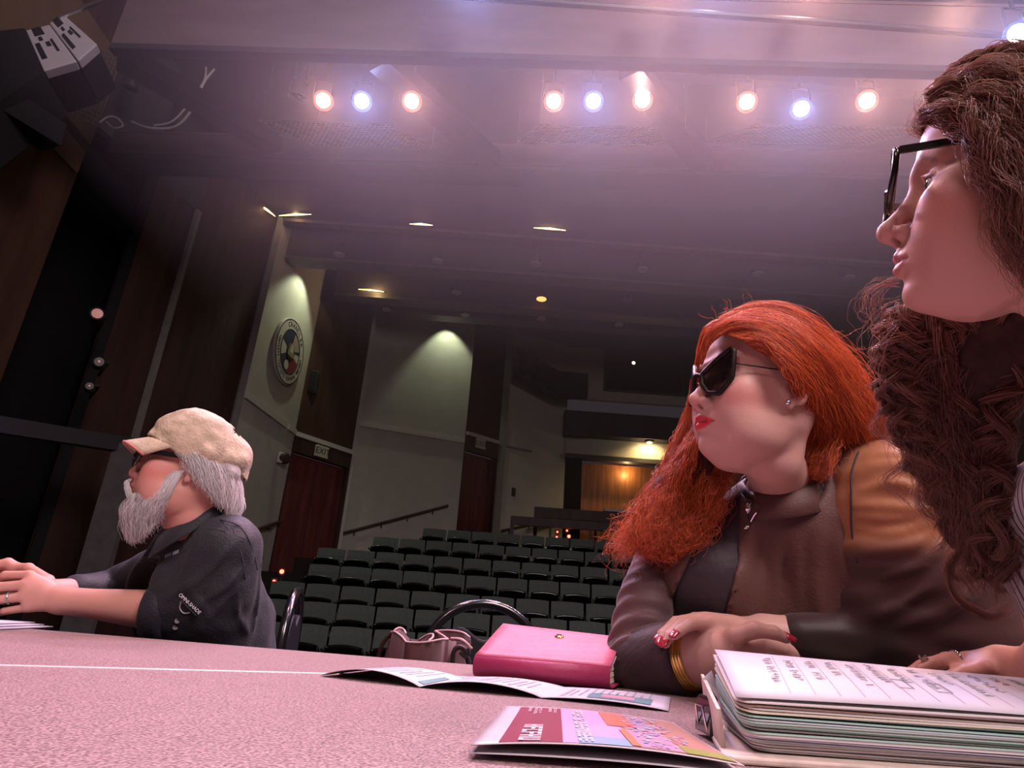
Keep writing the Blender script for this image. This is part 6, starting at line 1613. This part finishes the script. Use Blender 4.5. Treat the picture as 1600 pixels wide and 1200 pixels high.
ing = [D((1180, 640, 1.17), (1160, 690, 1.15), (1140, 735, 1.11), (1120, 780, 1.075), (1100, 820, 1.05)), D((1160, 640, 1.17), (1138, 690, 1.15), (1110, 740, 1.12), (1088, 790, 1.07), (1065, 845, 1.04)), D((1130, 640, 1.18), (1105, 700, 1.15), (1080, 750, 1.11), (1055, 805, 1.07), (1032, 860, 1.05)), D((1110, 650, 1.18), (1080, 710, 1.15), (1052, 760, 1.12), (1028, 812, 1.09), (1010, 862, 1.07))]
hair_obj('hair', flow(ing, 7500, 50, (.004, .024), 90, .72, (.001, .014), 6.0, .008, 13), M['hair_r'], pr_, .00042, .00014)
ing2 = [D((1108, 640, 1.135), (1092, 690, 1.11), (1074, 740, 1.08), (1056, 790, 1.055), (1044, 835, 1.04)), D((1100, 650, 1.145), (1074, 700, 1.12), (1052, 750, 1.09), (1034, 800, 1.065), (1022, 850, 1.05)), D((1092, 660, 1.155), (1060, 712, 1.13), (1034, 762, 1.10), (1014, 815, 1.08), (1002, 860, 1.07))]
hair_obj('hair', flow(ing2, 5200, 46, (.005, .018), 70, .7, (.001, .013), 5.5, .008, 17), M['hair_r'], pr_, .00042, .00014)
halo = [nearg[-4], nearg[-3], nearg[-2]]
hair_obj('stray_hair', flow(halo, 420, 40, (.006, .022), 90, .3, (.001, .008), 4.0, .022, 18, lenvar=.6), M['hair_r'], pr_, .0003, .00012)
fly = [D((1090, 680, 1.17), (1050, 720, 1.15), (1018, 770, 1.12), (990, 820, 1.10), (975, 850, 1.09)), D((1085, 700, 1.16), (1045, 750, 1.13), (1012, 800, 1.10), (985, 850, 1.08), (965, 868, 1.08))]
hair_obj('stray_hair', flow(fly, 500, 36, (.004, .022), 60, .4, (.001, .012), 5, .016, 16, lenvar=.5), M['hair_r'], pr_, .0003, .00012)
# stray hairs and the hairline
st = [D((1120, 520, 1.03), (1100, 505, 1.03), (1095, 490, 1.03)), D((1160, 500, 1.03), (1160, 478, 1.03), (1150, 462, 1.03)), D((1230, 520, 1.03), (1245, 495, 1.03), (1235, 480, 1.03)), D((1300, 570, 1.05), (1320, 550, 1.05), (1345, 545, 1.05)), D((1370, 670, 1.08), (1395, 660, 1.08), (1410, 680, 1.08))]
hair_obj('stray_hair', flow(st, 40, 18, (.001, .012), 0, 0, (0, .006), 1.2, .012, 14), M['hair_r'], pr_, .0003, .00012)
hl = [D((1096, 570, 1.06), (1096, 545, 1.05), (1106, 520, 1.04), (1135, 502, 1.03)), D((1106, 540, 1.03), (1116, 522, 1.02), (1140, 506, 1.01), (1180, 504, 1.0)), D((1125, 522, 1.005), (1145, 513, 1.0), (1175, 512, .99), (1210, 530, .985))]
hair_obj('hair', flow(hl, 1400, 20, (.002, .007), 60, .3, (.0003, .002), 2, .004, 15), M['hair_r'], pr_, .00038, .00014)
G = lambda *q: [hp(H, *p) for p in q]
bgr = [G((-.01, y*.5, .124), (-.07, y*.9, .110), (-.112, y, .05), (-.120, y, -.02), (-.118, y*.95, -.07), (-.105, y*.9, -.105)) for y in (.03, .0, -.04, -.08, -.095)]
hair_obj('hair', flow(bgr, 5500, 40, (.003, .016), 110, .6, (.0006, .008), 5.0, .008, 42), M['hair_r'], pr_, .00042, .00014)
legs(pr_, (hipr[0], hipr[1], .55), (-.25, -.95, 0), (-.95, .25, 0), M['denim'], M['gloss'])
# ------------------------------------------------------------------ the near woman in glasses with long curls
H = HWm
pw_ = person((.72, .66, 0), 'woman in profile with long dark curls, glasses and a striped top, nearest the journal')
HRm, HO, hs_ = np.array(H['R']), np.array(H['O']), H['s']
nbw = hp(H, -.050, 0, -.200)+np.array([.058, -.015, .0])
shW = nbw+np.array([.06, -.17, -.075]); shWr = nbw+np.array([.05, .19, -.07])
hipw = nbw+np.array([.10, .02, -.52])
elW, wrW = d3(1760, 1090, .66), d3(1560, 1048, .79)
F = Field(); add_head(F, HRm, HO, hs_, True, jaw=1.06, nose=1.035)
F.chain([hp(H, -.030, 0, -.05), hp(H, -.042, 0, -.11)+np.array([.035, 0, 0]), nbw], [.054, .054, .060], .03)
F.chain([nbw+[0, 0, -.02], nbw*.5+hipw*.5], [.08, .10], .04)
F.chain([nbw+[0, 0, -.05], shW], [.05, .048], .03); F.chain([nbw+[0, 0, -.05], shWr], [.05, .048], .03)
F.chain([shWr, elW+[.0, .05, 0]], [.048, .042], .02); F.chain([elW+[0, .05, 0], elW*.4+wrW*.6, wrW], [.042, .038, .027], .02)
KW = [d3(1512, 1032, .785), d3(1500, 1036, .80), d3(1494, 1042, .815), d3(1490, 1048, .83)]
TW = [[d3(1480, 1030, .775), d3(1455, 1037, .765), d3(1438, 1046, .76)], [d3(1466, 1034, .79), d3(1440, 1042, .78), d3(1424, 1050, .775)], [d3(1462, 1040, .81), d3(1438, 1047, .80), d3(1424, 1053, .795)], [d3(1462, 1047, .83), d3(1442, 1052, .82), d3(1430, 1056, .815)]]
add_hand(F, wrW, KW, TW, [d3(1530, 1048, .765), d3(1504, 1054, .75), d3(1484, 1060, .742)], r=.0082, palm_r=.0125)
body_w = sdf_obj('body', F, np.minimum.reduce([HO-.17, d3(1424, 1060, .76)-.06, hipw*.5+nbw*.5-.11]), np.maximum.reduce([HO+.17, shWr+.08, elW+.1]), .0026, M['skin_w'], pw_, head_paint(HRm, HO, hs_, (.55, .295, .235), (.46, .16, .15), (.60, .22, .18), (.16, .085, .06)))
add_eyes(pw_, HRm, HO, hs_, M['iris_brown'])
rg = ring_at(np.array(KW[0])*.35+np.array(TW[0][0])*.65, np.array(TW[0][0])-np.array(KW[0]), .0098, .0016, 'finger_ring', M['chrome'], pw_)
for k in range(5):
    p = d3(1437+3*k, 1026+2.2*((k*2) % 3), .764); hang(MB().lathe([(.0005, -.002), (.0022, 0), (.0005, .002)], 8, at=p).build('stone', M['chrome'], None), rg)
# striped top
S2 = Field()
S2.chain([nbw+[.02, 0, -.06], nbw*.7+hipw*.3, hipw], [.095, .130, .150], .05)
S2.ball(nbw*.66+hipw*.34+np.array([-.07, -.02, 0]), (.07, .10, .08), .04)
for sh_ in (shW, shWr): S2.chain([nbw+[.01, 0, -.05], sh_, sh_+[.01, -.01, -.10]], [.07, .068, .060], .04)
sm = bpy.data.materials.new('striped_jersey'); sm.use_nodes = True; nt = sm.node_tree; b = nt.nodes['Principled BSDF']; b.inputs['Roughness'].default_value = .75
tc = nt.nodes.new('ShaderNodeTexCoord'); mp = nt.nodes.new('ShaderNodeMapping'); wv = nt.nodes.new('ShaderNodeTexWave'); cr = nt.nodes.new('ShaderNodeValToRGB')
mp.inputs['Rotation'].default_value = (0, 0, math.radians(-35)); wv.inputs['Scale'].default_value = 40; wv.inputs['Distortion'].default_value = .3; wv.bands_direction = 'X'
cr.color_ramp.elements[0].position = .12; cr.color_ramp.elements[1].position = .20; cr.color_ramp.elements[0].color = (.10, .09, .12, 1); cr.color_ramp.elements[1].color = (.62, .58, .60, 1)
nt.links.new(tc.outputs['Object'], mp.inputs[0]); nt.links.new(mp.outputs[0], wv.inputs['Vector']); nt.links.new(wv.outputs['Fac'], cr.inputs[0]); nt.links.new(cr.outputs[0], b.inputs['Base Color'])
def top(P):
    d = S2(P)+vnoise(P*np.array([1, 1, .4]), 14, 2)*.003
    a, b_ = hp(H, -.03, 0, -.06), nbw+np.array([.0, 0, -.03]); ab = b_-a; t = np.clip(((P-a)@ab)/(ab@ab), 0, 1)
    return np.maximum(d, -(np.linalg.norm(P-a-t[:, None]*ab, axis=1)-.085))
sdf_obj('striped_top', top, np.minimum.reduce([hipw-.2, shW-.12, shWr-.1]), np.maximum.reduce([hipw+.2, shWr+.12, nbw+.1]), .0055, sm, pw_)
glasses(pw_, H, [(.012, .008), (.022, .019), (.050, .026), (.063, .022), (.064, .004), (.052, -.018), (.030, -.024), (.016, -.014)], .1105, -.06, .0034, M['frame_black'], M['lens_clear'], (.064, .022), .0030, 2.4, ear=(-.006, .083, .024), bridge=(.004, .010), name='glasses', pads=False)

# dark brown curls
M['hair_w'] = hair_mat('brown_hair', (.10, .036, .024), (.36, .17, .12), .35, .3)
M['hair_w_base'] = mat('brown_hair_base', (.035, .016, .012), .85, var=.4, vscale=60, bump=.4, bscale=50)
hb2 = Field()
hb2.ball((0, 0, 0), np.array((.106, .086, .088))*hs_, .02, 0, HRm, hp(H, -.020, 0, .052))
hb2.ball((0, 0, 0), np.array((.070, .084, .080))*hs_, .02, 0, HRm, hp(H, -.060, 0, -.020))
hb2.chain([d3(1640, 520, .72), d3(1560, 560, .75), d3(1520, 640, .76), d3(1550, 740, .74)], [.06, .056, .040, .020], .03)
hb2.chain([hp(H, -.10, 0, -.04), hp(H, -.12, 0, -.16), hp(H, -.12, 0, -.26)], [.06, .06, .05], .03)
def hairbase2(P):
    q = (P-HO)@HRm/hs_
    d = hb2(P)+vnoise(P*np.array([1, 1, .5]), 34, 3)*.006
    face = np.maximum(np.maximum(.030-q[:, 0]+.35*np.minimum(0, q[:, 2]-.03), q[:, 2]-.070), np.abs(q[:, 1])-.10)
    face = np.minimum(face, np.maximum(np.maximum(.006-q[:, 0], q[:, 2]-.03), .01-q[:, 1]))
    face = np.minimum(face, np.maximum(np.maximum(-.045-q[:, 0], q[:, 2]+.02), .0-q[:, 1]))
    return np.maximum(d, -face*.9)
hang(sdf_obj('hair_base', hairbase2, np.minimum.reduce([HO-.17, d3(1500, 640, .77)-.07, d3(1530, 760, .75)-.05]), np.maximum.reduce([HO+.18, d3(1600, 500, .77)+.1]), .0045, M['hair_w_base'], None), pw_)
G = lambda *q: [hp(H, *p) for p in q]
D = lambda *q: [d3(*p) for p in q]
tg = [D((1440, 190, .615), (1482, 188, .588), (1524, 222, .563), (1545, 280, .552), (1566, 330, .548), (1592, 390, .548), (1622, 455, .55)),
      D((1448, 174, .61), (1488, 166, .58), (1526, 188, .558), (1556, 240, .548), (1586, 310, .545), (1612, 390, .545), (1640, 460, .55)),
      D((1452, 152, .61), (1500, 142, .585), (1550, 156, .56), (1590, 200, .548), (1620, 270, .545), (1650, 350, .545), (1680, 430, .55)),
      D((1470, 128, .62), (1520, 112, .60), (1575, 115, .575), (1625, 150, .56), (1660, 220, .55), (1690, 300, .55), (1720, 400, .55)),
      D((1490, 108, .64), (1545, 87, .62), (1600, 76, .60), (1650, 90, .58), (1700, 150, .57), (1740, 240, .56), (1760, 340, .56))]
hair_obj('hair', flow(tg, 5000, 44, (.001, .012), 160, .6, (.0004, .006), 4.0, .008, 21), M['hair_w'], pw_, .00036, .00012)
TG = tg
tg2 = [G((.086, -.01, .074), (.066, .012, .104), (.020, .030, .120), (-.03, .040, .108), (-.08, .044, .06)), G((.090, .012, .070), (.072, .030, .098), (.026, .056, .110), (-.02, .070, .095), (-.07, .070, .05)), G((.080, -.035, .070), (.06, -.03, .10), (.01, -.03, .122), (-.04, -.03, .108), (-.09, -.03, .06))]
hair_obj('hair', flow(tg2, 2400, 34, (.002, .012), 60, .6, (.001, .008), 5, .008, 22), M['hair_w'], pw_, .00026, .0001)
fz = [G((.088, .0, .066), (.098, .004, .074), (.094, .010, .088)), G((.084, .02, .068), (.094, .026, .078), (.088, .030, .092)), G((.070, .0, .096), (.078, .0, .108), (.066, .0, .118)), G((.03, .04, .105), (.03, .045, .122), (.01, .05, .13))]
hair_obj('stray_hair', flow(fz, 220, 18, (.003, .010), 0, 0, (0, .004), 1.5, .006, 23), M['hair_w'], pw_, .00022, .0001)
# curls falling on the far side, in front of the shoulder
cg = [D((1600, 440, .70), (1500, 480, .74), (1415, 500, .76), (1392, 550, .77), (1395, 610, .77), (1405, 665, .76), (1425, 700, .75)),
      D((1600, 450, .70), (1520, 490, .74), (1440, 520, .76), (1415, 590, .77), (1425, 660, .77), (1450, 720, .76), (1465, 770, .75)),
      D((1600, 460, .70), (1540, 500, .74), (1470, 540, .76), (1450, 620, .77), (1465, 700, .76), (1490, 780, .75), (1500, 850, .74)),
      D((1610, 470, .70), (1560, 520, .74), (1505, 570, .76), (1490, 650, .76), (1505, 740, .75), (1530, 820, .74), (1530, 900, .73)),
      D((1620, 480, .70), (1580, 540, .73), (1545, 600, .74), (1530, 680, .74), (1545, 760, .73), (1555, 840, .72), (1550, 920, .71)),
      D((1640, 490, .70), (1600, 550, .72), (1575, 620, .72), (1565, 700, .72), (1570, 760, .71), (1565, 830, .70), (1540, 890, .70))]
hair_obj('curls', flow(cg, 3000, 70, (.006, .030), 60, .7, (.002, .010), 4.5, .006, 24, lenvar=.35), M['hair_w'], pw_, .00034, .00012)
def ringlets(guides, n_locks, per, k, radius, turns, spread, thick, seed, frizz=.0012):
    g = np.random.default_rng(seed); G_ = catmull(np.array([[tuple(p) for p in q] for q in guides], float), k); out = []
    s_ = np.linspace(0, 1, k)
    for L_ in range(n_locks):
        u = g.random()*(len(guides)-1); i = min(int(u), len(guides)-2); c = G_[i]*(1-u+i)+G_[i+1]*(u-i)
        c = c+g.normal(size=3)*spread*(.3+.7*s_[:, None])
        T_ = np.gradient(c, axis=0); T_ /= np.linalg.norm(T_, axis=1)[:, None]+1e-9
        a = np.cross(T_, np.array([.3, -.9, .2])); a /= np.linalg.norm(a, axis=1)[:, None]+1e-9; b_ = np.cross(T_, a)
        ph = g.random()*6.28; tn = turns*(.75+.5*g.random())*(1 if g.random() < .5 else -1); R_ = radius*(.7+.6*g.random())*np.clip(s_*4, .1, 1)*(1-.35*s_)
        end = .75+.25*g.random()
        m = int(per*(.6+.8*g.random())); th = ph+6.283*tn*s_[None]+g.normal(size=(m, 1))*.22
        rr = R_[None]*(1+g.normal(size=(m, 1))*.16)
        S = c[None]+rr[..., None]*(np.cos(th)[..., None]*a[None]+np.sin(th)[..., None]*b_[None])+g.normal(size=(m, 1, 3))*.0012+np.cumsum(g.normal(size=(m, k, 3)), 1)/math.sqrt(k)*frizz
        idx = s_*end*(k-1); i0 = np.minimum(idx.astype(int), k-2); tt = (idx-i0)[:, None]
        out.append(S[:, i0]*(1-tt)+S[:, i0+1]*tt)
    return np.concatenate(out)
hair_obj('hair', ringlets(TG, 46, 36, 80, .0055, 4.0, .008, 0, 27, .005), M['hair_w'], pw_, .00038, .00014)
hair_obj('curls', ringlets(cg, 75, 62, 110, .013, 6.5, .012, 0, 24), M['hair_w'], pw_, .00042, .00016)
hair_obj('curls', ringlets(cg, 26, 26, 110, .016, 5.0, .022, 0, 25, .003), M['hair_w'], pw_, .00034, .00014)
for k, pts in enumerate((((1500, 800, .74), (1540, 830, .73), (1530, 880, .73), (1495, 900, .74), (1480, 880, .745), (1500, 860, .74)), ((1520, 850, .74), (1480, 880, .745), (1490, 930, .74), (1540, 960, .73), (1572, 945, .725)), ((1430, 700, .755), (1460, 740, .75), (1500, 740, .75), (1500, 700, .75), (1460, 690, .755)), ((1540, 740, .73), (1575, 770, .72), (1560, 820, .72), (1530, 800, .73)))):
    hair_obj('curls', flow([D(*pts), D(*[(x+7, y+5, d_) for x, y, d_ in pts])], 110, 40, (.002, .006), 12, .5, (0, .003), 2, .003, 30+k), M['hair_w'], pw_, .00026, .0001)
wsp = [D((1400, 430, .70), (1360, 470, .72), (1385, 500, .73), (1365, 540, .74)), D((1405, 440, .70), (1370, 440, .71), (1350, 470, .72), (1395, 490, .74)), D((1400, 520, .74), (1370, 560, .75), (1365, 620, .75), (1390, 650, .75))]
hair_obj('stray_hair', flow(wsp, 46, 26, (.004, .022), 0, 0, (.0, .008), 1.4, .010, 36), M['hair_w'], pw_, .00024, .0001)
bgd = [G((-.01, y*.5, .128), (-.07, y*.9, .112), (-.112, y, .05), (-.128, y, -.03), (-.135, y*.95, -.12), (-.130, y*.9, -.22)) for y in (.098, .07, .03, -.01, -.05, -.085, -.1)]
hair_obj('hair', flow(bgd, 6500, 44, (.003, .014), 120, .65, (.0006, .009), 5.0, .008, 41), M['hair_w'], pw_, .00042, .00014)
legs(pw_, (hipw[0], hipw[1], .55), (-.95, .1, 0), (-.1, -.95, 0), M['denim'], M['gloss'])
